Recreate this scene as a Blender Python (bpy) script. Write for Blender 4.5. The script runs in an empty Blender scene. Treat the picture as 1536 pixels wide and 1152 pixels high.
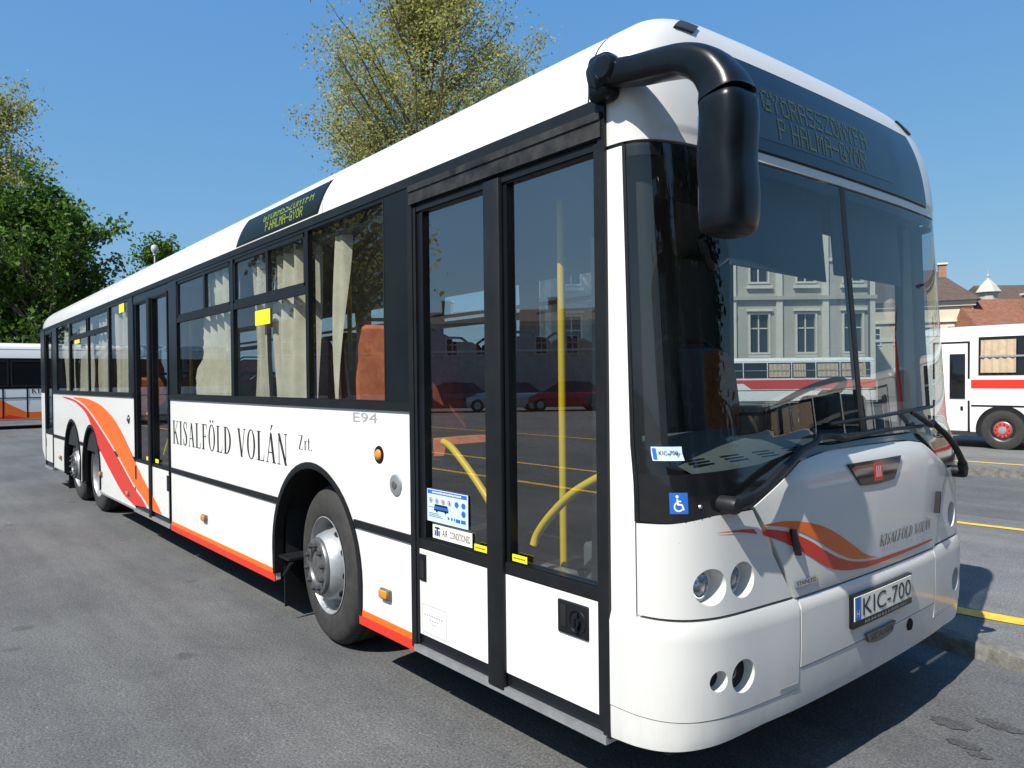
import bpy, bmesh, math, random
from mathutils import Vector, Matrix
R = math.radians
scene = bpy.context.scene
col = scene.collection
random.seed(7)

# ------------------------------------------------------------------ camera
CAMLOC = Vector((1.918, -3.273, 1.623))
YAW, PIT, ROL, FPX = 0.69684, -0.00855, 0.01121, 1134.28
F = Vector((-math.cos(YAW)*math.cos(PIT), math.sin(YAW)*math.cos(PIT), math.sin(PIT)))
RV = F.cross(Vector((0, 0, 1))).normalized(); UV = RV.cross(F)
R2 = RV*math.cos(ROL) - UV*math.sin(ROL); U2 = RV*math.sin(ROL) + UV*math.cos(ROL)
cd = bpy.data.cameras.new('camera'); cam = bpy.data.objects.new('camera', cd); col.objects.link(cam)
m = Matrix((R2, U2, -F)).transposed().to_4x4(); m.translation = CAMLOC
cam.matrix_world = m
cd.sensor_width = 36; cd.lens = FPX/1536*36; cd.clip_start = .05; cd.clip_end = 2000
scene.camera = cam

# ------------------------------------------------------------------ sky, sun, exposure
SUND = Vector((-.14, .80, -1.0)).normalized()
w = bpy.data.worlds.new('World'); scene.world = w; w.use_nodes = True
nt = w.node_tree; bg = nt.nodes['Background']
sky = nt.nodes.new('ShaderNodeTexSky'); sky.sky_type = 'NISHITA'; sky.sun_disc = False
sky.sun_elevation = math.asin(-SUND.z); sky.sun_rotation = math.atan2(-SUND.x, -SUND.y)
sky.air_density = 1.0; sky.dust_density = 1.0; sky.ozone_density = 3.0
# the camera's tone curve for a clear spring sky: less contrast between zenith and horizon
sp = nt.nodes.new('ShaderNodeSeparateColor'); cb = nt.nodes.new('ShaderNodeCombineColor'); nt.links.new(sky.outputs[0], sp.inputs[0])
for k, (g_, t_) in enumerate(((.75, .47), (.46, 1.0), (.13, 2.32))):
    pw = nt.nodes.new('ShaderNodeMath'); pw.operation = 'POWER'; pw.inputs[1].default_value = g_; nt.links.new(sp.outputs[k], pw.inputs[0])
    ml = nt.nodes.new('ShaderNodeMath'); ml.operation = 'MULTIPLY'; ml.inputs[1].default_value = t_; nt.links.new(pw.outputs[0], ml.inputs[0]); nt.links.new(ml.outputs[0], cb.inputs[k])
nt.links.new(cb.outputs[0], bg.inputs[0]); bg.inputs[1].default_value = .15
ld = bpy.data.lights.new('sun', 'SUN'); ld.energy = 4.3; ld.angle = R(.5); ld.color = (1, .955, .88)
lo = bpy.data.objects.new('sun', ld); col.objects.link(lo); lo.rotation_euler = SUND.to_track_quat('-Z', 'Y').to_euler()
vs = scene.view_settings; vs.view_transform = 'Standard'; vs.look = 'None'; vs.exposure = .72; vs.gamma = 1
scene.cycles.max_bounces = 10; scene.cycles.transparent_max_bounces = 24
scene.cycles.caustics_reflective = False; scene.cycles.caustics_refractive = False
scene.cycles.sample_clamp_indirect = 6

# ------------------------------------------------------------------ materials
MAT = {}
def nd(t, typ, **kw):
    n = t.nodes.new('ShaderNode'+typ)
    for k, v in kw.items():
        if hasattr(n, k): setattr(n, k, v)
        else: n.inputs[k].default_value = v
    return n
def mat(name, c, rough=.5, metal=0., var=.0, scale=8., bump=0., bscale=60., coat=0., spec=.5, c2=None):
    mt = bpy.data.materials.new(name); mt.use_nodes = True; t = mt.node_tree; L = t.links.new
    b = t.nodes['Principled BSDF']
    b.inputs['Base Color'].default_value = (*c, 1); b.inputs['Roughness'].default_value = rough
    b.inputs['Metallic'].default_value = metal; b.inputs['Coat Weight'].default_value = coat; b.inputs['Coat Roughness'].default_value = .06
    b.inputs['Specular IOR Level'].default_value = spec
    tc = nd(t, 'TexCoord')
    if var > 0 or c2:
        n = nd(t, 'TexNoise'); n.inputs['Scale'].default_value = scale; n.inputs['Detail'].default_value = 6; n.inputs['Roughness'].default_value = .65
        L(tc.outputs['Object'], n.inputs['Vector'])
        rp = nd(t, 'ValToRGB'); e = rp.color_ramp.elements
        a = tuple(max(0, v*(1-var)) for v in c); d = c2 or tuple(v*(1+var) for v in c)
        e[0].position = .32; e[0].color = (*a, 1); e[1].position = .68; e[1].color = (*d, 1)
        L(n.outputs['Fac'], rp.inputs[0]); L(rp.outputs[0], b.inputs['Base Color'])
        mr = nd(t, 'MapRange'); mr.inputs['To Min'].default_value = max(.02, rough*.8); mr.inputs['To Max'].default_value = min(1, rough*1.2)
        L(n.outputs['Fac'], mr.inputs['Value']); L(mr.outputs[0], b.inputs['Roughness'])
    if bump > 0:
        n2 = nd(t, 'TexNoise'); n2.inputs['Scale'].default_value = bscale; n2.inputs['Detail'].default_value = 4
        L(tc.outputs['Object'], n2.inputs['Vector'])
        bp = nd(t, 'Bump'); bp.inputs['Strength'].default_value = bump; bp.inputs['Distance'].default_value = .01
        L(n2.outputs['Fac'], bp.inputs['Height']); L(bp.outputs[0], b.inputs['Normal'])
    MAT[name] = mt
    return mt
def glass(name, tint, ior=1.5, dirt=.0):
    mt = bpy.data.materials.new(name); mt.use_nodes = True; t = mt.node_tree; L = t.links.new
    for n in list(t.nodes):
        if n.type == 'BSDF_PRINCIPLED': t.nodes.remove(n)
    out = [n for n in t.nodes if n.type == 'OUTPUT_MATERIAL'][0]
    tr = nd(t, 'BsdfTransparent'); tr.inputs[0].default_value = (*tint, 1)
    gl = nd(t, 'BsdfGlossy'); gl.inputs['Roughness'].default_value = .0
    # thin sheet: Schlick reflectance of both faces, the same from either side
    f0 = min(.3, 2*((ior-1)/(ior+1))**2); lw = nd(t, 'LayerWeight'); lw.inputs[0].default_value = .5
    pw = nd(t, 'Math', operation='POWER'); pw.inputs[1].default_value = 5; L(lw.outputs['Facing'], pw.inputs[0])
    fr = nd(t, 'Math', operation='MULTIPLY_ADD'); fr.inputs[1].default_value = 1-f0; fr.inputs[2].default_value = f0; L(pw.outputs[0], fr.inputs[0])
    mx = nd(t, 'MixShader'); L(fr.outputs[0], mx.inputs[0]); L(tr.outputs[0], mx.inputs[1]); L(gl.outputs[0], mx.inputs[2])
    if dirt:
        df = nd(t, 'BsdfDiffuse'); df.inputs[0].default_value = (.5, .52, .5, 1)
        n = nd(t, 'TexNoise'); n.inputs['Scale'].default_value = 3; n.inputs['Detail'].default_value = 8
        tc = nd(t, 'TexCoord'); L(tc.outputs['Object'], n.inputs['Vector'])
        ml = nd(t, 'MapRange'); ml.inputs['From Min'].default_value = .45; ml.inputs['From Max'].default_value = .8; ml.inputs['To Max'].default_value = dirt
        ml.inputs['To Min'].default_value = dirt*.25
        L(n.outputs['Fac'], ml.inputs['Value'])
        m2 = nd(t, 'MixShader'); L(ml.outputs[0], m2.inputs[0]); L(mx.outputs[0], m2.inputs[1]); L(df.outputs[0], m2.inputs[2]); L(m2.outputs[0], out.inputs[0])
    else: L(mx.outputs[0], out.inputs[0])
    MAT[name] = mt
    return mt
def emit(name, c, s):
    mt = mat(name, (.02, .02, .02), .4); b = mt.node_tree.nodes['Principled BSDF']
    b.inputs['Emission Color'].default_value = (*c, 1); b.inputs['Emission Strength'].default_value = s
    return mt
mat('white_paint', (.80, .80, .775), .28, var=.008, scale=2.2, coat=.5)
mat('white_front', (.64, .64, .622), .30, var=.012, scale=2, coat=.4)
mat('black_rubber', (.010, .011, .013), .45, var=.25, scale=5, bump=.02, bscale=30, spec=.3)
mat('black_gloss', (.008, .009, .011), .10, coat=.4)
mat('black_frame', (.007, .009, .012), .30, var=.2, scale=3, spec=.3)
mat('mirror_plastic', (.005, .0075, .0105), .30, var=.3, scale=7, bump=.02, bscale=160, spec=.28)
mat('tyre_rubber', (.030, .029, .028), .82, var=.3, scale=14, bump=.05, bscale=90)
mat('rim_steel', (.42, .43, .44), .40, .55, var=.14, scale=14)
mat('hub_steel', (.17, .17, .17), .42, .6, var=.25, scale=25)
mat('bolt_steel', (.12, .125, .13), .4, .8)
mat('dark_void', (.006, .006, .006), .9)
mat('under', (.012, .012, .012), .85, var=.3, scale=4)
mat('red_stripe', (.62, .035, .02), .35)
mat('orange_stripe', (.82, .145, .016), .35)
mat('ink', (.018, .017, .018), .45)
mat('grey_ink', (.33, .34, .35), .45)
mat('silver', (.52, .53, .54), .38, .7, var=.12, scale=20)
mat('chrome', (.75, .76, .78), .08, 1)
mat('lamp_steel', (.55, .57, .6), .16, .9)
mat('amber', (.75, .24, .01), .15, coat=.5)
mat('yellow_paint', (.95, .66, .008), .35, coat=.2)
mat('yellow_sticker', (.88, .72, .02), .5)
mat('sticker_white', (.80, .79, .72), .5)
mat('notice_blue', (.55, .70, .88), .4)
mat('deep_blue', (.015, .07, .38), .4)
mat('red_ink', (.55, .03, .03), .4)
mat('black_worn', (.012, .012, .013), .45, c2=(.05, .047, .045), scale=9, var=.3, spec=.3)
mat('curtain_tan', (.50, .39, .27), .9, var=.15, scale=6)
mat('curtain', (.66, .60, .47), .9, var=.12, scale=10, bump=.1, bscale=90)
mat('seat_orange', (.62, .13, .035), .85, var=.25, scale=16, bump=.1, bscale=60, c2=(.72, .22, .08))
mat('seat_shell', (.03, .032, .036), .5)
mat('interior_grey', (.11, .12, .125), .7, var=.08)
mat('interior_dark', (.016, .017, .019), .7, var=.15)
mat('floor_vinyl', (.025, .028, .03), .6, var=.2, scale=20)
mat('dash_grey', (.11, .125, .12), .65, var=.07, scale=14, bump=.05, bscale=200)
mat('blind', (.10, .13, .16), .8)
mat('display_dark', (.004, .008, .012), .35)
mat('side_display_dark', (.006, .010, .008), .28, spec=.22)
emit('led_side', (.55, .75, .02), .5)
emit('led_front', (.35, .55, .08), .06)
glass('side_glass', (.74, .78, .77), 1.70, .012)
glass('door_glass', (.80, .84, .84), 2.28, .006)
glass('screen_glass', (.66, .71, .72), 1.52, .008)
glass('display_glass', (.42, .48, .52), 1.8, .02)
glass('lamp_glass', (.93, .95, .97), 1.45)

def grime(name, z0, z1, amt, chips=0.):
    """road dirt near the skirt and a few stone chips, mixed into a paint"""
    t = MAT[name].node_tree; L = t.links.new; b = t.nodes['Principled BSDF']; src = b.inputs['Base Color'].links[0].from_socket
    tc = nd(t, 'TexCoord'); sx = nd(t, 'SeparateXYZ'); L(tc.outputs['Object'], sx.inputs[0])
    mr = nd(t, 'MapRange'); mr.inputs['From Min'].default_value = z1; mr.inputs['From Max'].default_value = z0; mr.inputs['To Max'].default_value = amt; L(sx.outputs[2], mr.inputs['Value'])
    mp = nd(t, 'Mapping'); mp.inputs['Scale'].default_value = (5, 5, 1.2); L(tc.outputs['Object'], mp.inputs['Vector'])
    n = nd(t, 'TexNoise'); n.inputs['Scale'].default_value = 3; n.inputs['Detail'].default_value = 8; n.inputs['Roughness'].default_value = .7; L(mp.outputs[0], n.inputs['Vector'])
    m2 = nd(t, 'MapRange'); m2.inputs['From Min'].default_value = .4; m2.inputs['From Max'].default_value = .75; L(n.outputs['Fac'], m2.inputs['Value'])
    ml = nd(t, 'Math', operation='MULTIPLY'); L(mr.outputs[0], ml.inputs[0]); L(m2.outputs[0], ml.inputs[1])
    mx = nd(t, 'Mix', data_type='RGBA'); mx.inputs[7].default_value = (.22, .20, .17, 1); L(ml.outputs[0], mx.inputs[0]); L(src, mx.inputs[6]); o = mx.outputs[2]
    if chips:
        v = nd(t, 'TexVoronoi'); v.inputs['Scale'].default_value = 16; L(tc.outputs['Object'], v.inputs['Vector'])
        r = nd(t, 'ValToRGB'); e = r.color_ramp.elements; e[0].position = .035; e[0].color = (chips, chips, chips, 1); e[1].position = .06; e[1].color = (0, 0, 0, 1); L(v.outputs['Distance'], r.inputs[0])
        n3 = nd(t, 'TexNoise'); n3.inputs['Scale'].default_value = 3.1; L(tc.outputs['Object'], n3.inputs['Vector'])
        m3 = nd(t, 'MapRange'); m3.inputs['From Min'].default_value = .52; m3.inputs['From Max'].default_value = .56; L(n3.outputs['Fac'], m3.inputs['Value'])
        m4 = nd(t, 'Math', operation='MULTIPLY'); L(r.outputs[0], m4.inputs[0]); L(m3.outputs[0], m4.inputs[1])
        m5 = nd(t, 'Mix', data_type='RGBA'); m5.inputs[7].default_value = (.16, .15, .14, 1); L(m4.outputs[0], m5.inputs[0]); L(o, m5.inputs[6]); o = m5.outputs[2]
    L(o, b.inputs['Base Color'])
grime('white_paint', .28, .62, .28); grime('white_front', .33, .60, .22, .5)
# ------------------------------------------------------------------ mesh helpers
class MB:
    def __init__(s): s.v = []; s.f = []; s.sm = []
    def add(s, vs, fs, smooth=False):
        o = len(s.v); s.v += [tuple(q) for q in vs]; s.f += [tuple(i+o for i in f) for f in fs]; s.sm += [smooth]*len(fs)
        return s
    def box(s, x0, x1, y0, y1, z0, z1):
        return s.add([(x0,y0,z0),(x1,y0,z0),(x1,y1,z0),(x0,y1,z0),(x0,y0,z1),(x1,y0,z1),(x1,y1,z1),(x0,y1,z1)],
            [(0,3,2,1),(4,5,6,7),(0,1,5,4),(1,2,6,5),(2,3,7,6),(3,0,4,7)])
    def rbox(s, c, d, r, seg=3, rot=None):
        """rounded box: centre, size, edge radius"""
        bm = bmesh.new(); bmesh.ops.create_cube(bm, size=1)
        for v in bm.verts: v.co = Vector((v.co.x*d[0], v.co.y*d[1], v.co.z*d[2]))
        bmesh.ops.bevel(bm, geom=bm.edges[:], offset=r, segments=seg, profile=.5, affect='EDGES')
        M = (rot or Matrix()).to_4x4()
        bm.verts.ensure_lookup_table()
        s.add([tuple((M @ v.co)+Vector(c)) for v in bm.verts], [[v.index for v in f.verts] for f in bm.faces], True); bm.free()
        return s
    def grid(s, rows, smooth=True, close=False, flip=False):
        n = len(rows[0]); vs = [p for r in rows for p in r]; fs = []
        for i in range(len(rows)-1):
            for j in range(n if close else n-1):
                k = (j+1) % n; q = (i*n+j, i*n+k, (i+1)*n+k, (i+1)*n+j)
                fs.append(q[::-1] if flip else q)
        return s.add(vs, fs, smooth)
    def tube(s, pts, r, n=8, cap=True, smooth=True):
        pts = [Vector(p) for p in pts]; rs = r if isinstance(r, (list, tuple)) else [r]*len(pts)
        up = Vector((0, 0, 1)); rows = []; a = None
        for i, p in enumerate(pts):
            d = (pts[min(i+1, len(pts)-1)]-pts[max(i-1, 0)]).normalized()
            if a is None: a = d.cross(up if abs(d.z) < .9 else Vector((1, 0, 0))).normalized()
            else: a = (a - d*a.dot(d)).normalized()
            b = d.cross(a)
            rows.append([tuple(p+(a*math.cos(2*math.pi*k/n)+b*math.sin(2*math.pi*k/n))*rs[i]) for k in range(n)])
        s.grid(rows, smooth, True)
        if cap:
            s.add(rows[0], [tuple(range(n))]); s.add(rows[-1], [tuple(range(n))[::-1]])
        return s
    def lathe(s, prof, c, axis='y', n=36, smooth=True):
        """prof: (radius, offset along axis)"""
        rows = []
        for r, o in prof:
            row = []
            for k in range(n):
                a = 2*math.pi*k/n; p, q = r*math.cos(a), r*math.sin(a)
                row.append((c[0]+p, c[1]+o, c[2]+q) if axis == 'y' else (c[0]+o, c[1]+p, c[2]+q) if axis == 'x' else (c[0]+p, c[1]+q, c[2]+o))
            rows.append(row)
        return s.grid(rows, smooth, True)
    def plate(s, poly, y0, y1):
        """polygon of (x, z) made into a slab between y0 (outside) and y1"""
        n = len(poly)
        return s.add([(x, y0, z) for x, z in poly]+[(x, y1, z) for x, z in poly],
            [tuple(range(n)), tuple(range(n, 2*n))[::-1]]+[(i, i+n, (i+1) % n+n, (i+1) % n) for i in range(n)])
    def holed(s, x0, x1, z0, z1, holes, y0, y1):
        """rectangular slab with rectangular holes (x0,x1,z0,z1)"""
        xs = sorted({x0, x1, *[h[0] for h in holes], *[h[1] for h in holes]}); zs = sorted({z0, z1, *[h[2] for h in holes], *[h[3] for h in holes]})
        bm = bmesh.new(); g = {}
        def vt(i, j):
            if (i, j) not in g: g[i, j] = bm.verts.new((xs[i], y0, zs[j]))
            return g[i, j]
        for i in range(len(xs)-1):
            for j in range(len(zs)-1):
                cx, cz = (xs[i]+xs[i+1])/2, (zs[j]+zs[j+1])/2
                if any(h[0] < cx < h[1] and h[2] < cz < h[3] for h in holes): continue
                bm.faces.new((vt(i, j), vt(i+1, j), vt(i+1, j+1), vt(i, j+1)))
        r = bmesh.ops.extrude_face_region(bm, geom=bm.faces[:], use_keep_orig=True)
        for e in r['geom']:
            if isinstance(e, bmesh.types.BMVert): e.co.y = y1
        bmesh.ops.recalc_face_normals(bm, faces=bm.faces[:])
        bm.verts.ensure_lookup_table(); bm.verts.index_update()
        s.add([tuple(v.co) for v in bm.verts], [[v.index for v in f.verts] for f in bm.faces]); bm.free()
        return s
    def xf(s, fn): s.v = [tuple(fn(*p)) for p in s.v]; return s
    def build(s, name, m, parent=None, label=None, fix=True):
        me = bpy.data.meshes.new(name); me.from_pydata(s.v, [], s.f); me.validate()
        if len(me.polygons) == len(s.sm): me.polygons.foreach_set('use_smooth', s.sm)
        if fix:
            bm = bmesh.new(); bm.from_mesh(me); bmesh.ops.recalc_face_normals(bm, faces=bm.faces[:]); bm.to_mesh(me); bm.free()
        if any(s.sm): me.set_sharp_from_angle(angle=R(38))
        me.materials.append(MAT[m] if isinstance(m, str) else m)
        o = bpy.data.objects.new(name, me); col.objects.link(o)
        if parent is not None: o.parent = parent
        if label: o['label'] = label
        return o
def tag(o, label=None, cat=None, group=None, kind=None):
    for k, v in (('label', label), ('category', cat), ('group', group), ('kind', kind)):
        if v: o[k] = v
    return o
def empty(name, loc=(0, 0, 0), rz=0):
    o = bpy.data.objects.new(name, None); col.objects.link(o); o.location = loc; o.rotation_euler = (0, 0, rz); o.empty_display_size = .2
    return o
def copy_tree(o, parent=None):
    c = o.copy(); col.objects.link(c)
    if parent is not None: c.parent = parent
    for ch in list(o.children): copy_tree(ch, c)
    return c
def lerp(a, b, t): return a+(b-a)*t
def interp(x, xs, ys):
    if x <= xs[0]: return ys[0]
    for i in range(len(xs)-1):
        if x <= xs[i+1]: return lerp(ys[i], ys[i+1], (x-xs[i])/(xs[i+1]-xs[i]))
    return ys[-1]
def catmull(P, n=8):
    P = [Vector(p) for p in P]; out = []
    for i in range(len(P)-1):
        a, b, c, d = P[max(i-1, 0)], P[i], P[i+1], P[min(i+2, len(P)-1)]
        for k in range(n):
            t = k/n
            out.append(.5*((2*b)+(c-a)*t+(2*a-5*b+4*c-d)*t*t+(3*b-a-3*c+d)*t**3))
    out.append(P[-1]); return out
def arc(cx, cz, r, a0, a1, n=20, rz=None):
    rz = rz or r
    return [(cx+r*math.cos(R(lerp(a0, a1, k/n))), cz+rz*math.sin(R(lerp(a0, a1, k/n)))) for k in range(n+1)]

# ------------------------------------------------------------------ lettering (strokes of a condensed serif; dot matrix; sans)
def stroke(p, q, w):
    (x0, y0), (x1, y1) = p, q; dx, dy = x1-x0, y1-y0; l = math.hypot(dx, dy) or 1; nx, ny = -dy/l*w/2, dx/l*w/2
    return [(x0+nx, y0+ny), (x0-nx, y0-ny), (x1-nx, y1-ny), (x1+nx, y1+ny)]
def hdiag(x0, y0, x1, y1, w): return [(x0-w/2, y0), (x0+w/2, y0), (x1+w/2, y1), (x1-w/2, y1)]
def ring(cx, cy, rx, ry, ix, iy, a0=0, a1=360, n=28):
    o = []
    for k in range(n):
        a, b = R(lerp(a0, a1, k/n)), R(lerp(a0, a1, (k+1)/n))
        o.append([(cx+rx*math.cos(a), cy+ry*math.sin(a)), (cx+rx*math.cos(b), cy+ry*math.sin(b)), (cx+ix*math.cos(b), cy+iy*math.sin(b)), (cx+ix*math.cos(a), cy+iy*math.sin(a))])
    return o
T, TH, SF = .115, .035, .028
def bar(x0, x1, y0, y1): return [(x0, y0), (x1, y0), (x1, y1), (x0, y1)]
def serif_at(x, y, w=.24): return bar(x-w/2, x+w/2, y, y+SF) if y < .5 else bar(x-w/2, x+w/2, y-SF, y)
def stem(x): return [bar(x-T/2, x+T/2, SF, 1-SF), serif_at(x, 0), serif_at(x, 1)]
def spine(P, ws):
    o = []; Q = catmull([(x, y, 0) for x, y in P], 6); n = len(Q)-1
    E = []
    for i, q in enumerate(Q):
        d = (Q[min(i+1, n)]-Q[max(i-1, 0)]).normalized(); w = interp(i/n, [k/(len(ws)-1) for k in range(len(ws))], ws)/2
        E.append(((q.x-d.y*w, q.y+d.x*w), (q.x+d.y*w, q.y-d.x*w)))
    for i in range(n): o.append([E[i][0], E[i][1], E[i+1][1], E[i+1][0]])
    return o
def glyph(ch):
    if ch == 'I': return .30, stem(.15)
    if ch == 'K': return .60, stem(.14)+[hdiag(.20, .42, .50, 1-SF, TH), hdiag(.52, SF, .29, .54, T), serif_at(.50, 1, .18), serif_at(.53, 0, .2)]
    if ch == 'L': return .50, stem(.14)+[bar(.26, .44, 0, TH), [(.40, TH), (.44, TH), (.47, .25), (.455, .25)]]
    if ch == 'F': return .48, stem(.14)+[bar(.26, .43, 1-TH, 1), [(.40, 1-TH), (.43, 1-TH), (.44, .77), (.425, .77)], bar(.20, .34, .5, .5+TH), bar(.325, .345, .42, .62)]
    if ch in 'AÁ':
        o = [hdiag(.09, SF, .29, 1, TH), hdiag(.47, SF, .30, .96, T), bar(.16, .42, .32, .32+TH), serif_at(.09, 0, .16), serif_at(.48, 0, .2)]
        if ch == 'Á': o.append([(.27, 1.06), (.31, 1.06), (.42, 1.25), (.34, 1.25)])
        return .58, o
    if ch in 'OÖ':
        o = ring(.29, .5, .26, .52, .155, .485)
        if ch == 'Ö': o += ring(.19, 1.14, .045, .055, 0, 0, n=12)+ring(.39, 1.14, .045, .055, 0, 0, n=12)
        return .58, o
    if ch == 'D': return .60, stem(.14)+ring(.20, .5, .34, .5, .225, .465, -90, 90)
    if ch == 'V': return .56, [hdiag(.29, 0, .10, 1-SF, T), hdiag(.30, .05, .48, 1-SF, TH), serif_at(.10, 1, .2), serif_at(.48, 1, .15)]
    if ch == 'N': return .62, [bar(.10, .10+TH, SF, 1), hdiag(.49, 0, .12, 1, T), bar(.47, .47+TH, .04, 1-SF), serif_at(.11, 0, .17), serif_at(.49, 1, .17)]
    if ch == 'S': return .44, spine([(.355, .80), (.33, .90), (.22, .98), (.11, .90), (.10, .76), (.20, .60), (.31, .42), (.335, .24), (.29, .08), (.19, .02), (.09, .10), (.065, .24)], [.03, .04, .04, .07, .11, .12, .11, .06, .04, .03])+[bar(.345, .37, .72, .98), bar(.05, .075, .02, .28)]
    if ch == 'Z': return .54, [bar(.07, .46, 1-TH, 1), hdiag(.10, TH, .42, 1-TH, T), bar(.07, .48, 0, TH), bar(.07, .09, .82, 1-TH), bar(.46, .48, TH, .2)]
    if ch == 'r': return .32, [bar(.09, .18, SF, .62), bar(.03, .25, 0, SF), bar(.03, .1, .62-SF, .62), ring(.26, .46, .09, .15, .05, .12, 60, 175, 8)[0]]+ring(.25, .45, .10, .17, .06, .12, 60, 180, 8)
    if ch == 't': return .28, [bar(.09, .18, .08, .82), bar(.02, .25, .58, .62)]+ring(.19, .10, .10, .10, .03, .06, 180, 330, 8)
    if ch == '.': return .20, ring(.08, .05, .05, .055, 0, 0, n=12)
    return .28, []
def serif_text(txt, gap=.06):
    x = 0; out = []
    for ch in txt:
        wd, ps = glyph(ch)
        for k, p in enumerate(ps): out.append([(x+a, b) for a, b in p])
        x += wd+gap
    return out, x-gap
DOT = {'G': '0E1113101F11110E', 'Y': '11110A04040404', 'Ö': '0A0E111111110E', 'R': '1E11111E141211', 'A': '0E11111F111111', 'S': '0F10100E01011E', 'Z': '1F01020408101F',
 'O': '0E11111111110E', 'N': '11191513111111', 'F': '1F10101E101010', 'P': '1E11111E101010', 'H': '1111111F111111', 'L': '1010101010101F', 'M': '111B1515111111', '-': '0000001F000000', '.': '00000000000C0C', ' ': '00000000000000'}
DOT['G'] = '0E11101317110F'
def dots(txt):
    o = []; x = 0
    for ch in txt:
        h = DOT[ch]
        for r in range(7):
            b = int(h[2*r:2*r+2], 16)
            for c in range(5):
                if b >> (4-c) & 1: o.append((x+c, 6-r))
        x += 3 if ch in '. ' else 6
    return o, x-1
def sans(txt):
    """outline of the built-in sans font as (verts, faces), cap height about 0.7"""
    cu = bpy.data.curves.new('t', 'FONT'); cu.body = txt; cu.size = 1; cu.resolution_u = 3
    o = bpy.data.objects.new('t', cu); col.objects.link(o)
    dg = bpy.context.evaluated_depsgraph_get(); me = o.evaluated_get(dg).to_mesh()
    V = [(v.co.x, v.co.y) for v in me.vertices]; Fc = [tuple(p.vertices) for p in me.polygons]
    o.evaluated_get(dg).to_mesh_clear(); bpy.data.objects.remove(o); bpy.data.curves.remove(cu)
    x0, x1 = min(v[0] for v in V), max(v[0] for v in V); y0, y1 = min(v[1] for v in V), max(v[1] for v in V)
    return [((a-x0)/(x1-x0), (b-y0)/(y1-y0)) for a, b in V], Fc
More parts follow.
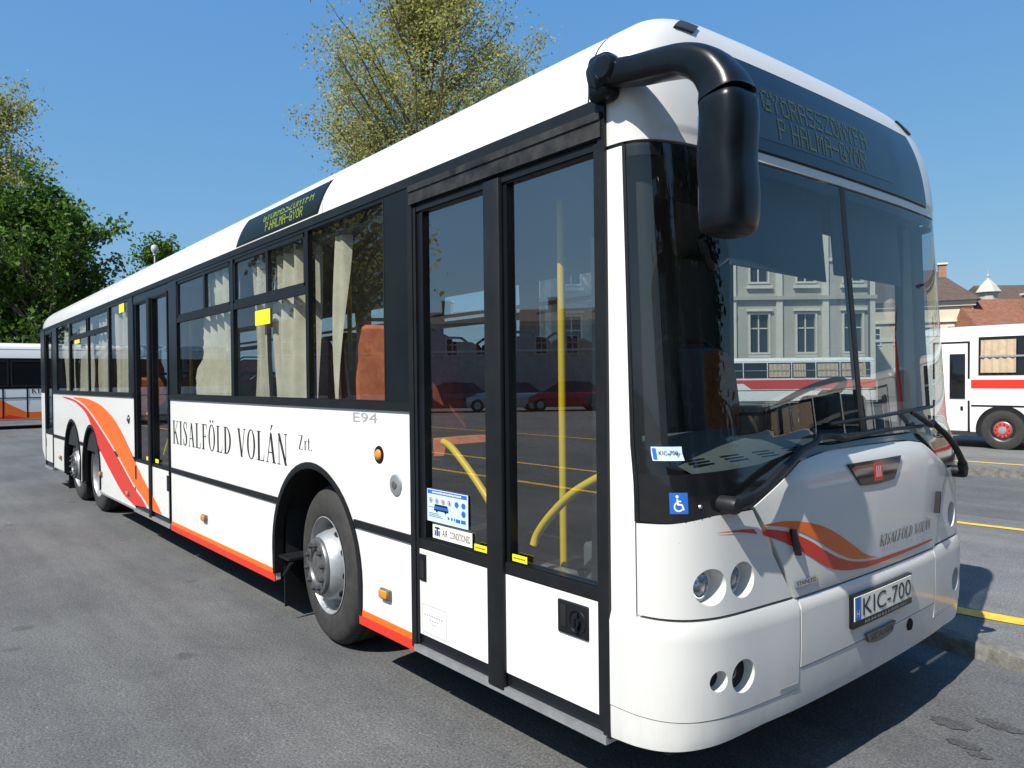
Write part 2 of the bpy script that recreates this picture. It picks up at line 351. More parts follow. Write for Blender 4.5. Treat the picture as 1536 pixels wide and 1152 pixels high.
# ================================================================== ground and setting (large surfaces)
def asphalt(name, c, c2, spots=True):
    mt = bpy.data.materials.new(name); mt.use_nodes = True; t = mt.node_tree; L = t.links.new
    b = t.nodes['Principled BSDF']; b.inputs['Roughness'].default_value = .88; b.inputs['Specular IOR Level'].default_value = .3
    tc = nd(t, 'TexCoord'); V = tc.outputs['Object']
    def noise(sc, det, ro=.6):
        n = nd(t, 'TexNoise'); n.inputs['Scale'].default_value = sc; n.inputs['Detail'].default_value = det; n.inputs['Roughness'].default_value = ro
        L(V, n.inputs['Vector']); return n
    def ramp(src, p0, c0, p1, c1):
        r = nd(t, 'ValToRGB'); e = r.color_ramp.elements; e[0].position = p0; e[0].color = (*c0, 1); e[1].position = p1; e[1].color = (*c1, 1); L(src, r.inputs[0]); return r
    def mul(a, b_, f=1.0):
        mx = nd(t, 'Mix', data_type='RGBA', blend_type='MULTIPLY'); mx.inputs[0].default_value = f; L(a, mx.inputs[6]); L(b_, mx.inputs[7]); return mx.outputs[2]
    base = ramp(noise(.55, 8, .62).outputs['Fac'], .35, c, .66, c2)
    grain = ramp(noise(75, 5, .85).outputs['Fac'], .36, (.42, .42, .43), .64, (1.58, 1.58, 1.56))
    mid = ramp(noise(9, 6, .7).outputs['Fac'], .30, (.88, .88, .89), .62, (1.05, 1.05, 1.04))
    mps = nd(t, 'Mapping'); mps.inputs['Scale'].default_value = (.35, 3.2, 1); L(V, mps.inputs['Vector'])
    ns = nd(t, 'TexNoise'); ns.inputs['Scale'].default_value = 1.1; ns.inputs['Detail'].default_value = 7; ns.inputs['Roughness'].default_value = .68; L(mps.outputs[0], ns.inputs['Vector'])
    streak = ramp(ns.outputs['Fac'], .34, (.84, .84, .85), .60, (1.06, 1.06, 1.05))
    o = mul(mul(mul(base.outputs[0], grain.outputs[0]), mid.outputs[0]), streak.outputs[0])
    vo = nd(t, 'TexVoronoi'); vo.inputs['Scale'].default_value = 34; L(V, vo.inputs['Vector'])
    o = mul(o, ramp(vo.outputs['Distance'], .10, (1.75, 1.75, 1.7), .20, (1, 1, 1)).outputs[0], .8)
    if spots:
        mp = nd(t, 'Mapping'); mp.inputs['Scale'].default_value = (1.0, 1.0, 1); mp.inputs['Rotation'].default_value = (0, 0, .3); L(V, mp.inputs['Vector'])
        wn = noise(7, 4); av = nd(t, 'VectorMath', operation='SCALE'); av.inputs['Scale'].default_value = .10; L(wn.outputs['Color'], av.inputs[0])
        ad = nd(t, 'VectorMath', operation='ADD'); L(mp.outputs[0], ad.inputs[0]); L(av.outputs[0], ad.inputs[1])
        v2 = nd(t, 'TexVoronoi'); v2.inputs['Scale'].default_value = 2.6; L(ad.outputs[0], v2.inputs['Vector'])
        sm = ramp(noise(.9, 2).outputs['Fac'], .54, (0, 0, 0), .60, (.7, .7, .7))
        mx = nd(t, 'Mix', data_type='RGBA', blend_type='MULTIPLY'); L(sm.outputs[0], mx.inputs[0]); L(o, mx.inputs[6]); L(ramp(v2.outputs['Distance'], .09, (.5, .5, .51), .20, (1, 1, 1)).outputs[0], mx.inputs[7]); o = mx.outputs[2]
        # cracks: thin edges of a coarse cell pattern, broken up by noise
        v3 = nd(t, 'TexVoronoi', feature='DISTANCE_TO_EDGE'); v3.inputs['Scale'].default_value = .42
        ad2 = nd(t, 'VectorMath', operation='ADD'); s2 = nd(t, 'VectorMath', operation='SCALE'); s2.inputs['Scale'].default_value = .7
        w2 = noise(1.6, 6, .7); L(w2.outputs['Color'], s2.inputs[0]); L(V, ad2.inputs[0]); L(s2.outputs[0], ad2.inputs[1]); L(ad2.outputs[0], v3.inputs['Vector'])
        cr = ramp(v3.outputs['Distance'], .001, (.5, .5, .5), .004, (1, 1, 1)); o = mul(o, cr.outputs[0], .35)
    L(o, b.inputs['Base Color'])
    n2 = noise(130, 4, .7); bp = nd(t, 'Bump'); bp.inputs['Strength'].default_value = .55; bp.inputs['Distance'].default_value = .006
    L(n2.outputs['Fac'], bp.inputs['Height']); L(bp.outputs[0], b.inputs['Normal'])
    MAT[name] = mt
asphalt('asphalt', (.084, .086, .090), (.122, .124, .128))
asphalt('asphalt_oil', (.060, .061, .063), (.082, .083, .085), False)
asphalt('asphalt_pale', (.130, .132, .134), (.165, .166, .166))
mat('kerb_stone', (.125, .12, .108), .9, var=.45, scale=14, bump=.6, bscale=40)
mat('road_yellow', (.70, .43, .03), .7, var=.22, scale=11, bump=.1, bscale=120)
mat('facade_cream', (.60, .54, .42), .85, var=.08, scale=.6)
mat('facade_grey', (.42, .40, .35), .85, var=.1, scale=.5)
mat('facade_trim', (.66, .62, .53), .8, var=.05, scale=2)
mat('window_dark', (.03, .035, .045), .12)
mat('roof_brown', (.085, .058, .045), .85, var=.25, scale=2.5)
mat('roof_orange', (.20, .082, .048), .85, var=.3, scale=3.0)
mat('roof_grey', (.16, .155, .15), .8, var=.15, scale=2)
mat('chimney_brick', (.30, .17, .12), .9, var=.2, scale=5)
mat('dome_grey', (.52, .54, .53), .5, var=.1, scale=3)
mat('wire', (.03, .03, .03), .6)
mat('lamp_red', (.55, .05, .05), .4)
mat('globe_white', (.82, .83, .83), .3)
mat('bark', (.16, .135, .105), .9, var=.35, scale=3, bump=.4, bscale=12)
def leafmat(name, c, c2, tr=.35):
    mt = bpy.data.materials.new(name); mt.use_nodes = True; t = mt.node_tree; L = t.links.new
    b = t.nodes['Principled BSDF']; b.inputs['Roughness'].default_value = .55; b.inputs['Specular IOR Level'].default_value = .25
    oi = nd(t, 'TexCoord'); n = nd(t, 'TexNoise'); n.inputs['Scale'].default_value = 1.3; n.inputs['Detail'].default_value = 5; L(oi.outputs['Object'], n.inputs['Vector'])
    r = nd(t, 'ValToRGB'); e = r.color_ramp.elements; e[0].position = .35; e[0].color = (*c, 1); e[1].position = .65; e[1].color = (*c2, 1); L(n.outputs['Fac'], r.inputs[0])
    L(r.outputs[0], b.inputs['Base Color'])
    ts = nd(t, 'BsdfTranslucent'); L(r.outputs[0], ts.inputs[0]); mx = nd(t, 'MixShader'); mx.inputs[0].default_value = tr
    out = [q for q in t.nodes if q.type == 'OUTPUT_MATERIAL'][0]; L(b.outputs[0], mx.inputs[1]); L(ts.outputs[0], mx.inputs[2]); L(mx.outputs[0], out.inputs[0])
    MAT[name] = mt
leafmat('leaf_olive', (.27, .27, .07), (.43, .425, .14), .45)
leafmat('leaf_green', (.030, .080, .010), (.115, .215, .025))
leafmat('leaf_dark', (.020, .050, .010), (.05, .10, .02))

g = MB(); g.grid([[(x, y, z) for x in (-400, 400)] for y, z in ((-400, 0), (-20, 0), (6.5, 0), (10.4, -.02), (14, -.38), (400, -.38))], False)
tag(g.build('ground', 'asphalt'), kind='structure')
def ky(x): return 1.487-.18*(x-.26) if x < 1.2 else 1.318-.10*(x-1.2)
ISZ = .08
xsn = [-40+.5*i for i in range(30)]+[-25+.25*i for i in range(92)]+[-2+.04*i for i in range(100)]+[2+.5*i for i in range(77)]
rnd = random.Random(3); jt = [rnd.uniform(-.012, .012) for _ in xsn]
g = MB(); g.grid([[(x, min(ky(x), 5)+.05+j, ISZ) for x, j in zip(xsn, jt)], [(x, 5.75+.1*math.sin(x*.2), ISZ) for x in xsn], [(x, 5.77+.1*math.sin(x*.2), -.05) for x in xsn]], False)
tag(g.build('traffic_island', 'asphalt_pale'), kind='structure')
g = MB(); g.grid([[(x, min(ky(x), 5)-.015+j*1.4, -.05) for x, j in zip(xsn, jt)], [(x, min(ky(x), 5)+.01-j*.7, ISZ-.012+j*.5) for x, j in zip(xsn, jt)], [(x, min(ky(x), 5)+.03+j, ISZ+.003+j*.3) for x, j in zip(xsn, jt)], [(x, min(ky(x), 5)+.12+j*2.2, ISZ+.005) for x, j in zip(xsn, jt)]], True)
tag(g.build('kerb', 'kerb_stone'), kind='structure')
g = MB(); xf = [-40+.8*i for i in range(100)]; rf = [rnd.uniform(-.02, .02) for _ in xf]
g.grid([[(x, 10.05+j, -.02) for x, j in zip(xf, rf)], [(x, 10.08+j, .115) for x, j in zip(xf, rf)], [(x, 10.28+j, .124) for x, j in zip(xf, rf)]], True)
tag(g.build('kerb', 'kerb_stone'), kind='structure')
g = MB(); g.grid([[(x, y, z) for x in (-60, 60)] for y, z in ((10.2, .12), (11.3, .12), (14.6, -.25), (40, -.25), (40.05, -.5))], False)
tag(g.build('pavement', 'asphalt_pale'), kind='structure')
def line(P, wd, z, name='road_marking'):
    g = MB(); rows = [[], []]
    for i, (x, y) in enumerate(P):
        q = rnd.uniform(-.008, .008); rows[0].append((x, y-wd/2+q, z)); rows[1].append((x, y+wd/2+q, z))
    g.grid(rows, False); tag(g.build(name, 'road_yellow'), kind='structure')
line([(x*.25-12, 2.06+.13*(x*.25-12)) for x in range(36, 84)], .15, ISZ+.005)
line([(x*.5-20, 5.28+.06*(x*.5-20)) for x in range(20, 47)], .10, ISZ+.005)
line([(x-30, 10.80) for x in range(60)], .12, .125)
for yy in (-6.9, -8.6, -13.5): line([(x-50, yy-.01*(x-50)) for x in range(80)], .12, .004)

for cx, cy, rx, ry in ((.54, .50, .085, .05), (.655, .33, .07, .035), (.73, .28, .05, .03), (.70, .64, .10, .04)):
    n_ = 26; P_ = [(cx+rx*math.cos(2*math.pi*k/n_)*(1+.22*math.sin(3*k+cx*40)*math.sin(k*.7)), cy+ry*math.sin(2*math.pi*k/n_)*(1+.25*math.cos(2*k+cy*30)), .004) for k in range(n_)]
    tag(MB().add(P_, [tuple(range(n_))]).build('oil_stain', 'asphalt_oil'), kind='structure')

# ================================================================== the big bus
bus = tag(empty('city_bus', (-6, 0, 0)), 'large white three-axle bus with orange swoosh and black tubular mirror filling the foreground', 'bus')
def B(mb, name, m, parent=None, label=None, warp=True):
    """build in bus coordinates (x forward from the front door, y to the left, z up), with the slight fall of the roofline to the rear"""
    def fn(x, y, z):
        if warp and z > 1.6 and x < 0: z = z-.0125*(-x)*(z-1.6)/1.03
        return (x+6, y, z)
    mb.xf(fn)
    return mb.build(name, m, parent or bus, label)
# ---- the curved front as a surface
XS = .04
ZT = [(.25,.36,1.235),(.32,.40,1.248),(.40,.418,1.25),(.55,.43,1.25),(.72,.432,1.25),(1.0,.428,1.25),(1.2,.422,1.25),(1.28,.408,1.25),(1.34,.388,1.25),(1.40,.372,1.25),(1.9,.334,1.25),(2.44,.292,1.25),(2.5,.294,1.25),(2.63,.278,1.25),(2.75,.252,1.235),(2.85,.22,1.19),(2.93,.185,1.10),(2.99,.14,.95),(3.04,.06,.70),(3.07,-.05,.40),(3.08,-.255,.02)]
ZD = catmull(ZT, 6); ZZ = [q[0] for q in ZD]; XX = [q[1] for q in ZD]; HH = [min(1.25, q[2]) for q in ZD]
PLAN = catmull([(1.0,0,0),(1.0,.10,0),(1.0,.20,0),(.996,.35,0),(.978,.54,0),(.94,.70,0),(.88,.81,0),(.8,.875,0),(.64,.925,0),(.48,.965,0),(.24,.99,0),(0,1,0)], 10)
AL = [0]
for i in range(1, len(PLAN)): AL.append(AL[-1]+math.hypot((PLAN[i].x-PLAN[i-1].x)*1.25, (PLAN[i].y-PLAN[i-1].y)*.39))
UL = [1-a/AL[-1] for a in AL]            # |u| falls from 1 at the side to 0 in the middle
UA, YA, XA = UL[::-1], [p.x for p in PLAN][::-1], [p.y for p in PLAN][::-1]
xsz = lambda z: interp(z, [2.85, 2.93, 2.99, 3.04, 3.07, 3.08], [XS, .035, .01, -.06, -.15, -.26])
def fsurf(u, z):
    a = abs(u); yn = min(1, interp(a, UA, YA)); xn = interp(a, UA, XA); xc = interp(z, ZZ, XX); hw = interp(z, ZZ, HH)
    x0 = xsz(z); return Vector((x0+(xc-x0)*xn, math.copysign(hw*yn, u), z))
def fnorm(u, z):
    e = .004; d1 = fsurf(min(1, u+e), z)-fsurf(max(-1, u-e), z); d2 = fsurf(u, z+e)-fsurf(u, z-e)
    n = d1.cross(d2).normalized()
    return n
def fpt(u, z, off=0): return tuple(fsurf(u, z)+fnorm(u, z)*off) if off else tuple(fsurf(u, z))
def uy(y, z=1.0):
    yn = min(.9999, abs(y)/interp(z, ZZ, HH)); return math.copysign(interp(yn, YA, UA), y)
def fyz(y, z, off=0): return fpt(uy(y, z), z, off)
def patch(fn, na, nb, off=0., thick=.02, mb=None, offf=None):
    """fn(a, b) -> (u, z) over the unit square; a closed curved slab"""
    mb = mb or MB(); O, I = [], []
    for j in range(nb+1):
        ro, ri = [], []
        for i in range(na+1):
            u, z = fn(i/na, j/nb); o = off+(offf(i/na, j/nb) if offf else 0)
            ro.append(fpt(u, z, o or 1e-6)); ri.append(fpt(u, z, o-thick))
        O.append(ro); I.append(ri)
    mb.grid(O, True)
    if thick:
        mb.grid(I, True, flip=True)
        mb.grid([O[0], I[0]], False); mb.grid([O[-1], I[-1]], False); mb.grid([[r[0] for r in O], [r[0] for r in I]], False); mb.grid([[r[-1] for r in O], [r[-1] for r in I]], False)
    return mb
def weld(o):
    bm = bmesh.new(); bm.from_mesh(o.data); bmesh.ops.remove_doubles(bm, verts=bm.verts[:], dist=1e-5); bmesh.ops.recalc_face_normals(bm, faces=bm.faces[:]); bm.to_mesh(o.data); bm.free()
def cut(o, cutters):
    """boolean difference, baked into the mesh"""
    weld(o)
    for c in cutters:
        co = c.build('cutter', 'white_paint'); co.parent = o.parent; md = o.modifiers.new('b', 'BOOLEAN'); md.operation = 'DIFFERENCE'; md.solver = 'EXACT'; md.object = co
        dg = bpy.context.evaluated_depsgraph_get(); me = bpy.data.meshes.new_from_object(o.evaluated_get(dg)); o.modifiers.clear(); old = o.data; o.data = me; bpy.data.meshes.remove(old)
        bpy.data.objects.remove(co)
    o.data.set_sharp_from_angle(angle=R(30))
PU = .918                                   # |u| where the corner pillar meets the curved front
# corner pillars and cap
for s in (-1, 1):
    B(patch(lambda a, b: (s*lerp(1, PU, a), lerp(.775, 2.438, b)), 6, 24, 0, .03), 'corner_pillar', 'white_paint')
    B(patch(lambda a, b: (s*lerp(1, PU-.004, a), lerp(2.438, 2.456, b)), 6, 2, -.004, .02), 'pillar_joint', 'black_rubber')
cap = patch(lambda a, b: (lerp(-1, 1, a), lerp(2.452, 2.93, b/.6) if b < .6 else lerp(2.93, 3.0798, 1-(1-(b-.6)/.4)**2.2)), 100, 60, 0, .025)
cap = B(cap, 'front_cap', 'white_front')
zlo = lambda y: interp(abs(y), [0,.25,.4,.556,.86,.9,1.03,1.13,1.25], [1.318,1.318,1.312,1.294,1.157,1.143,1.143,1.12,1.116])
def uclip(y, z): return uy(y, z)
gbot = lambda y: interp(abs(y), [0, .45, .8, 1.25], [1.35, 1.345, 1.295, 1.28])
def glassf(a, b):
    u = lerp(-PU+.002, PU-.002, a); return u, lerp(gbot(fsurf(u, 1.3).y), 2.44, b)
def maskf(a, b):
    u = lerp(-PU+.002, PU-.002, a); y = fsurf(u, 1.1).y; return u, lerp(zlo(y), gbot(y), b)
B(patch(maskf, 90, 6, 0, .02), 'lower_mask', 'black_gloss')
ws = B(patch(glassf, 90, 30, 0, 0), 'windscreen', 'screen_glass')
B(patch(lambda a, b: (lerp(-PU+.002, PU-.002, a), lerp(2.40, 2.444, b)), 90, 3, -.006, .01), 'seal', 'black_rubber', ws)
B(patch(lambda a, b: (lerp(-.012, .012, a)+.0, lerp(1.35, 2.44, b)), 4, 20, .003, .02), 'divider', 'black_rubber', ws)
for s in (-1, 1): B(patch(lambda a, b: (s*lerp(PU, PU-.012, a), lerp(1.115, 2.44, b)), 2, 20, .003, .03), 'seal', 'black_rubber', ws)
# bonnet
ztp = lambda y: zlo(y)-.006
def bonf(a, b):
    aa = lerp(-1, 1, a); y = aa*lerp(.642, .868, b); return uy(y), lerp(.782, ztp(y), b)
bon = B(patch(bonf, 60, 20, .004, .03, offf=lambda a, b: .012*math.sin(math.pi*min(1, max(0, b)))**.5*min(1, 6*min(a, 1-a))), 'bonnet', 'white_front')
# headlamp panels with openings
LAMPS = [(1.085, .892, .064, .047), (.938, .898, .064, .047)]
FOGS = [(1.070, .568, .037, .029), (.953, .563, .060, .037)]
def cyl(y, z, r, mb=None):
    p = fyz(y, z); return (mb or MB()).lathe([(0, -.2), (r, -.2), (r, .2), (0, .2)], (p[0]+6, p[1], p[2]), 'x', 28)
def lamp(s, y, z, ro, ri, par, deep, name, dark=False):
    p = fyz(s*y, z); t = empty_part = None
    cx = p[0]-deep
    cup = B(MB().lathe([(ro+.001, deep+.03), (ro, deep-.012), (ro*.93, .006), (ri, 0), (ri*.96, -.012)], (cx, p[1], p[2]), 'x', 28), name, 'white_front', par)
    cut_back(cup, s)
    B(MB().lathe([(ri*1.04, .004), (ri*1.02, .010), (ri*.92, .010), (ri*.90, 0)], (cx, p[1], p[2]), 'x', 28), 'bezel', 'hub_steel' if dark else 'chrome', cup)
    B(MB().lathe([(ri*.95, 0), (ri*.8, -.02), (ri*.45, -.04), (ri*.2, -.045), (ri*.18, -.018), (0, -.012)], (cx, p[1], p[2]), 'x', 24), 'reflector', 'lamp_steel', cup)
    B(MB().lathe([(ri*.93, .004), (ri*.8, .012), (ri*.5, .019), (ri*.2, .022), (0, .0225)], (cx, p[1], p[2]), 'x', 24), 'lens', 'lamp_glass', cup)
def cut_back(o, s):
    """trim the lamp cup flush with the body surface"""
    bm = bmesh.new(); bm.from_mesh(o.data)
    for v in bm.verts:
        y, z = v.co.y, v.co.z
        sx = fyz(max(-1.2, min(1.2, y)), z)[0]+6
        if v.co.x > sx-.001: v.co.x = sx-.001
    bm.to_mesh(o.data); bm.free()
for s in (-1, 1):
    def hf(a, b):
        z = lerp(.788, interp(a, [0, .25, .6, 1], [1.108, 1.113, 1.137, 1.137]), b); ye = interp(z, [.78, 1.137], [.648, .874])
        return lerp(s*(PU-.004), uy(s*ye), a), z
    hp = B(patch(hf, 26, 14, 0, .03), 'headlamp_panel', 'white_front')
    cut(hp, [cyl(s*y, z, r) for y, z, r, _ in LAMPS])
    for y, z, r, ri in LAMPS: lamp(s, y, z, r, ri, bus, .055, 'headlamp')
# bumper
blow = lambda u: interp(abs(u), [0, .55, .8, 1], [.352, .352, .335, .318])
bofs = lambda a, b: .012-.012*max(0, (b-.9)/.1)**2
def bump(u0, u1, z0, z1, na, nb=10, mb=None): return patch(lambda a, b: (lerp(u0, u1, a), lerp(z0(a) if callable(z0) else z0, z1, b)), na, nb, .0, .035, mb, bofs)
ub = uy(.625); ug = uy(.615)
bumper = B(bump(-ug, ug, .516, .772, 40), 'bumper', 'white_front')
for s in (-1, 1):
    w_ = B(bump(s*1.0, s*ub, .438, .777, 40), 'bumper_corner', 'white_front', bumper)
    cut(w_, [cyl(s*y, z, r) for y, z, r, _ in FOGS])
    for y, z, r, ri in FOGS: lamp(s, y, z, r, ri, bus, .045, 'fog_lamp', True)
lipf = lambda u0, u1, z1: patch(lambda a, b: (lerp(u0, u1, a), lerp(blow(lerp(u0, u1, a)), z1, b)), 40, 6, .010, .03)
for u0, u1, z1 in ((-1, -ub, .434), (-ub+.0002, ub-.0002, .511), (ub, 1, .434)): B(lipf(u0, u1, z1), 'bumper_lip', 'white_front', bumper)
B(patch(lambda a, b: (lerp(-.99, .99, a), lerp(.36, .80, b)), 80, 8, -.03, .02), 'bumper_backing', 'dark_void', bumper)
for s in (-1, 1):       # grooves pressed into the bumper corners
    B(patch(lambda a, b: (uy(s*lerp(.74, .632, a)), lerp(.452, .462, b)-.0), 6, 1, .0135, .006), 'groove', 'silver', bumper)
p = fyz(.325, .475); B(MB().lathe([(0, .004), (.026, .004), (.028, 0), (.03, -.01)], (p[0]+.012, p[1], p[2]), 'x', 20), 'tow_hole', 'dark_void', bumper)
# decals on the front
def ribbon(A, Bp, n, off, mb=None):
    mb = mb or MB(); A = catmull([(*p, 0) for p in A], 10); Bp = catmull([(*p, 0) for p in Bp], 10); rows = [[], [], []]
    def at(P, t): i = min(int(t*(len(P)-1)), len(P)-2); return P[i].lerp(P[i+1], t*(len(P)-1)-i)
    for k in range(n+1):
        a, b = at(A, k/n), at(Bp, k/n)
        for j in range(3):
            q = a.lerp(b, j/2); rows[j].append(off(q.x, q.y))
    return mb.grid(rows, True)
bo = lambda o: (lambda y, z: fyz(y, z, .004+.0125+o))
def bonoff(y, z, o):
    # follow the slight crown of the bonnet panel
    b = max(0, min(1, (z-.782)/(ztp(y)-.782))); hwid = lerp(.642, .868, b); a = (y/hwid+1)/2
    e = .012*math.sin(math.pi*b)**.5*min(1, 6*max(0, min(a, 1-a))) if 0 < a < 1 else -.004
    return fyz(y, z, .004+e+o)
RU = [(-.826,1.064),(-.718,1.045),(-.639,1.022),(-.541,.981),(-.436,.928),(-.326,.883),(-.207,.851),(-.08,.834),(.094,.829),(.598,.825)]
RL = [(-.818,1.040),(-.72,1.005),(-.641,.970),(-.556,.930),(-.465,.883),(-.384,.850),(-.285,.828),(-.161,.815),(-.02,.810),(.598,.817)]
OU = [(-.818,1.079),(-.695,1.077),(-.577,1.060),(-.46,1.029),(-.351,.985),(-.235,.926),(-.127,.871),(-.015,.838)]
OL = [(-.818,1.075),(-.706,1.058),(-.622,1.032),(-.522,.990),(-.415,.936),(-.312,.892),(-.207,.861),(-.015,.837)]
B(ribbon(RU, RL, 90, lambda y, z: bonoff(y, z, .002)), 'stripe', 'red_stripe', bon)
B(ribbon(OU, OL, 90, lambda y, z: bonoff(y, z, .002)), 'stripe', 'orange_stripe', bon)
B(ribbon([(-1.06,1.0785),(-.95,1.076),(-.872,1.069)], [(-1.06,1.0775),(-.95,1.068),(-.853,1.049)], 20, lambda y, z: fyz(y, z, .003)), 'stripe', 'red_stripe', bon)
def put(polys, fn, mb=None):
    mb = mb or MB()
    for k, p in enumerate(polys): mb.add([fn(a, b, .0002*(k % 3)) for a, b in p], [tuple(range(len(p)))])
    return mb
def text_on(txt, x0, x1, z0, z1, fn, name, m, par, italic=0.):
    ps, wd = serif_text(txt)
    ps = [[(x0+(x1-x0)*(a+italic*b)/wd, z0+(z1-z0)*b) for a, b in p] for p in ps]
    return B(put(ps, fn), name, m, par)
text_on('KISALFÖLD VOLÁN', .0, .565, .880, .928, lambda y, z, o: bonoff(y, z, .003+o), 'lettering', 'ink', bon, .22)
def sans_on(txt, x0, x1, z0, z1, fn, name, m, par):
    V, Fc = sans(txt); return B(MB().add([fn(lerp(x0, x1, a), lerp(z0, z1, b)) for a, b in V], Fc), name, m, par)
def fquad(y0, y1, z0, z1, off, mb=None, n=6, thick=.004, taper=0.):
    return patch(lambda a, b: (uy(lerp(y0+taper*(1-b), y1-taper*(1-b), a)), lerp(z0, z1, b)), n, 3, off, thick, mb)
st = B(fquad(-.645, -.503, .822, .846, .012, thick=.008), 'badge', 'chrome')
sans_on('STAINLESS', -.638, -.510, .826, .842, lambda y, z: fyz(y, z, .0125), 'lettering', 'ink', st)
bd = B(patch(lambda a, b: (uy(lerp(lerp(-.155, -.248, b), lerp(.155, .248, b), a)), lerp(1.158, 1.250, b)-.006*math.cos((a-.5)*3)*(1-b)), 12, 4, .021, .008), 'badge_plate', 'black_gloss')
B(fquad(-.036, .040, 1.166, 1.238, .0225, thick=.003), 'emblem', 'red_ink', bd)
mb = MB()
for k in range(3): mb.add([fyz(y, z, .0236) for y, z in ((-.022+.018*k, 1.18), (-.016+.018*k, 1.18), (-.012+.018*k, 1.226), (-.018+.018*k, 1.226))], [(0, 1, 2, 3)])
B(mb, 'emblem_line', 'sticker_white', bd)
for s in (-1, 1):
    B(patch(lambda a, b: (uy(s*(.660-.03*(1-b)+.018*a)), lerp(.945, 1.045, b)), 2, 4, .030, .02), 'bonnet_catch', 'black_rubber', bon)
# number plate
pl = B(fquad(-.268, .288, .588, .722, .030, thick=.016), 'number_plate', 'black_frame')
B(fquad(-.258, .278, .618, .714, .033, thick=.004), 'plate_face', 'sticker_white', pl)
B(fquad(-.257, -.212, .619, .713, .0345, thick=.003), 'plate_band', 'deep_blue', pl)
sans_on('H', -.247, -.224, .632, .662, lambda y, z: fyz(y, z, .0352), 'lettering', 'sticker_white', pl)
sans_on('KIC-700', -.192, .266, .630, .702, lambda y, z: fyz(y, z, .0345), 'lettering', 'ink', pl)
mb = MB(); q = random.Random(2); x = -.17
while x < .22:
    wd = q.uniform(.006, .016); mb.add([fyz(a, b, .0308) for a, b in ((x, .597), (x+wd, .597), (x+wd, .608), (x, .608))], [(0, 1, 2, 3)]); x += wd+q.choice([.004, .004, .012])
B(mb, 'small_print', 'grey_ink', pl)
sb = B(patch(lambda a, b: (uy(lerp(-.135+.03*(1-b), .14-.03*(1-b), a)), lerp(.497, .538, b)-.012*(1-(2*a-1)**2)*(1-b)), 10, 3, .024, .010), 'badge', 'hub_steel')
sans_on('SCANIA', -.10, .118, .503, .531, lambda y, z: fyz(y, z, .0248), 'lettering', 'ink', sb)
# destination display over the windscreen
mat('display_matrix', (.010, .017, .022), .09, spec=.7)
disp = B(patch(lambda a, b: (uy(lerp(-1, 1, a)*lerp(.955, .93, b), 2.6), lerp(2.497, 2.858, b)), 60, 16, .004, .012), 'destination_display', 'display_dark')
b_ = MAT['display_dark'].node_tree.nodes['Principled BSDF']; b_.inputs['Roughness'].default_value = .06; b_.inputs['Specular IOR Level'].default_value = .7
B(fquad(-.80, .52, 2.545, 2.775, .0055, n=24, thick=.001), 'dot_matrix', 'display_matrix', disp)
def led(txt, y0, y1, z0, z1, fn, name, m, par, cutrow=None):
    ds, wd = dots(txt); mb = MB(); e = .40
    for cx, r in ds:
        if cutrow is not None and r >= cutrow: continue
        mb.add([fn(lerp(y0, y1, (cx+a)/wd), lerp(z0, z1, (r+b)/7)) for a, b in ((.5-e, .5-e), (.5+e, .5-e), (.5+e, .5+e), (.5-e, .5+e))], [(0, 1, 2, 3)])
    return B(mb, name, m, par)
led('GYÖRASSZONYFA', -.585, .285, 2.665, 2.755, lambda y, z: fyz(y, z, .008), 'lettering', 'led_front', disp)
led('P HALMA-GYÖR', -.50, .245, 2.560, 2.650, lambda y, z: fyz(y, z, .008), 'lettering', 'led_front', disp)
B(patch(lambda a, b: (uy(lerp(-1, 1, a)*lerp(.967, .942, b), 2.6), lerp(2.488, 2.867, b)), 60, 16, .0015, .004), 'seal', 'black_rubber', disp)
for s in (-1, 1):
    B(patch(lambda a, b: (uy(s*lerp(.87, .965, a), 2.94), lerp(2.905, 2.95, b)), 6, 4, .010, .014), 'roof_lamp', 'seat_shell')
# wipers
def wiper(s, path, blade):
    K = [(y, z, h) for y, z, h in path]; Q = catmull([(y, z, h) for y, z, h in K], 6)
    P = [fyz(q.x, q.y, q.z) for q in Q]; n = len(P)
    o = B(MB().tube(P, [lerp(.019, .010, k/(n-1)) for k in range(n)], 8), 'wiper', 'black_rubber')
    y0, z0 = path[0][:2]; p = fyz(y0, z0, 0); d = Vector(P[5])-Vector(P[0]); rot = Vector((0, 1, 0)).rotation_difference(d.normalized()).to_matrix()
    c_ = Vector(P[0]).lerp(Vector(P[5]), .45)
    B(MB().lathe([(.0, .066), (.026, .064), (.031, .052), (.031, -.01)], p, 'x', 18).rbox(tuple(c_), (.040, d.length*.95, .046), .016, 3, rot), 'wiper_hub', 'black_rubber', o)
    Q = [fyz(lerp(blade[0], blade[2], t), lerp(blade[1], blade[3], t), .014) for t in [k/14 for k in range(15)]]
    B(MB().tube(Q, .008, 6).tube([tuple(Vector(q)+Vector((.016, 0, .002))) for q in Q[3:-3]], .006, 6), 'wiper_blade', 'black_rubber', o)
    return o
wiper(-1, [(-1.03, 1.175, .045), (-.90, 1.205, .055), (-.72, 1.275, .05), (-.52, 1.335, .04), (-.2, 1.352, .035), (.20, 1.368, .03)], (-.42, 1.365, .70, 1.365))
wiper(1, [(.985, 1.115, .05), (.90, 1.19, .06), (.72, 1.31, .06), (.55, 1.40, .04), (.46, 1.435, .03)], (-.30, 1.415, .78, 1.452))
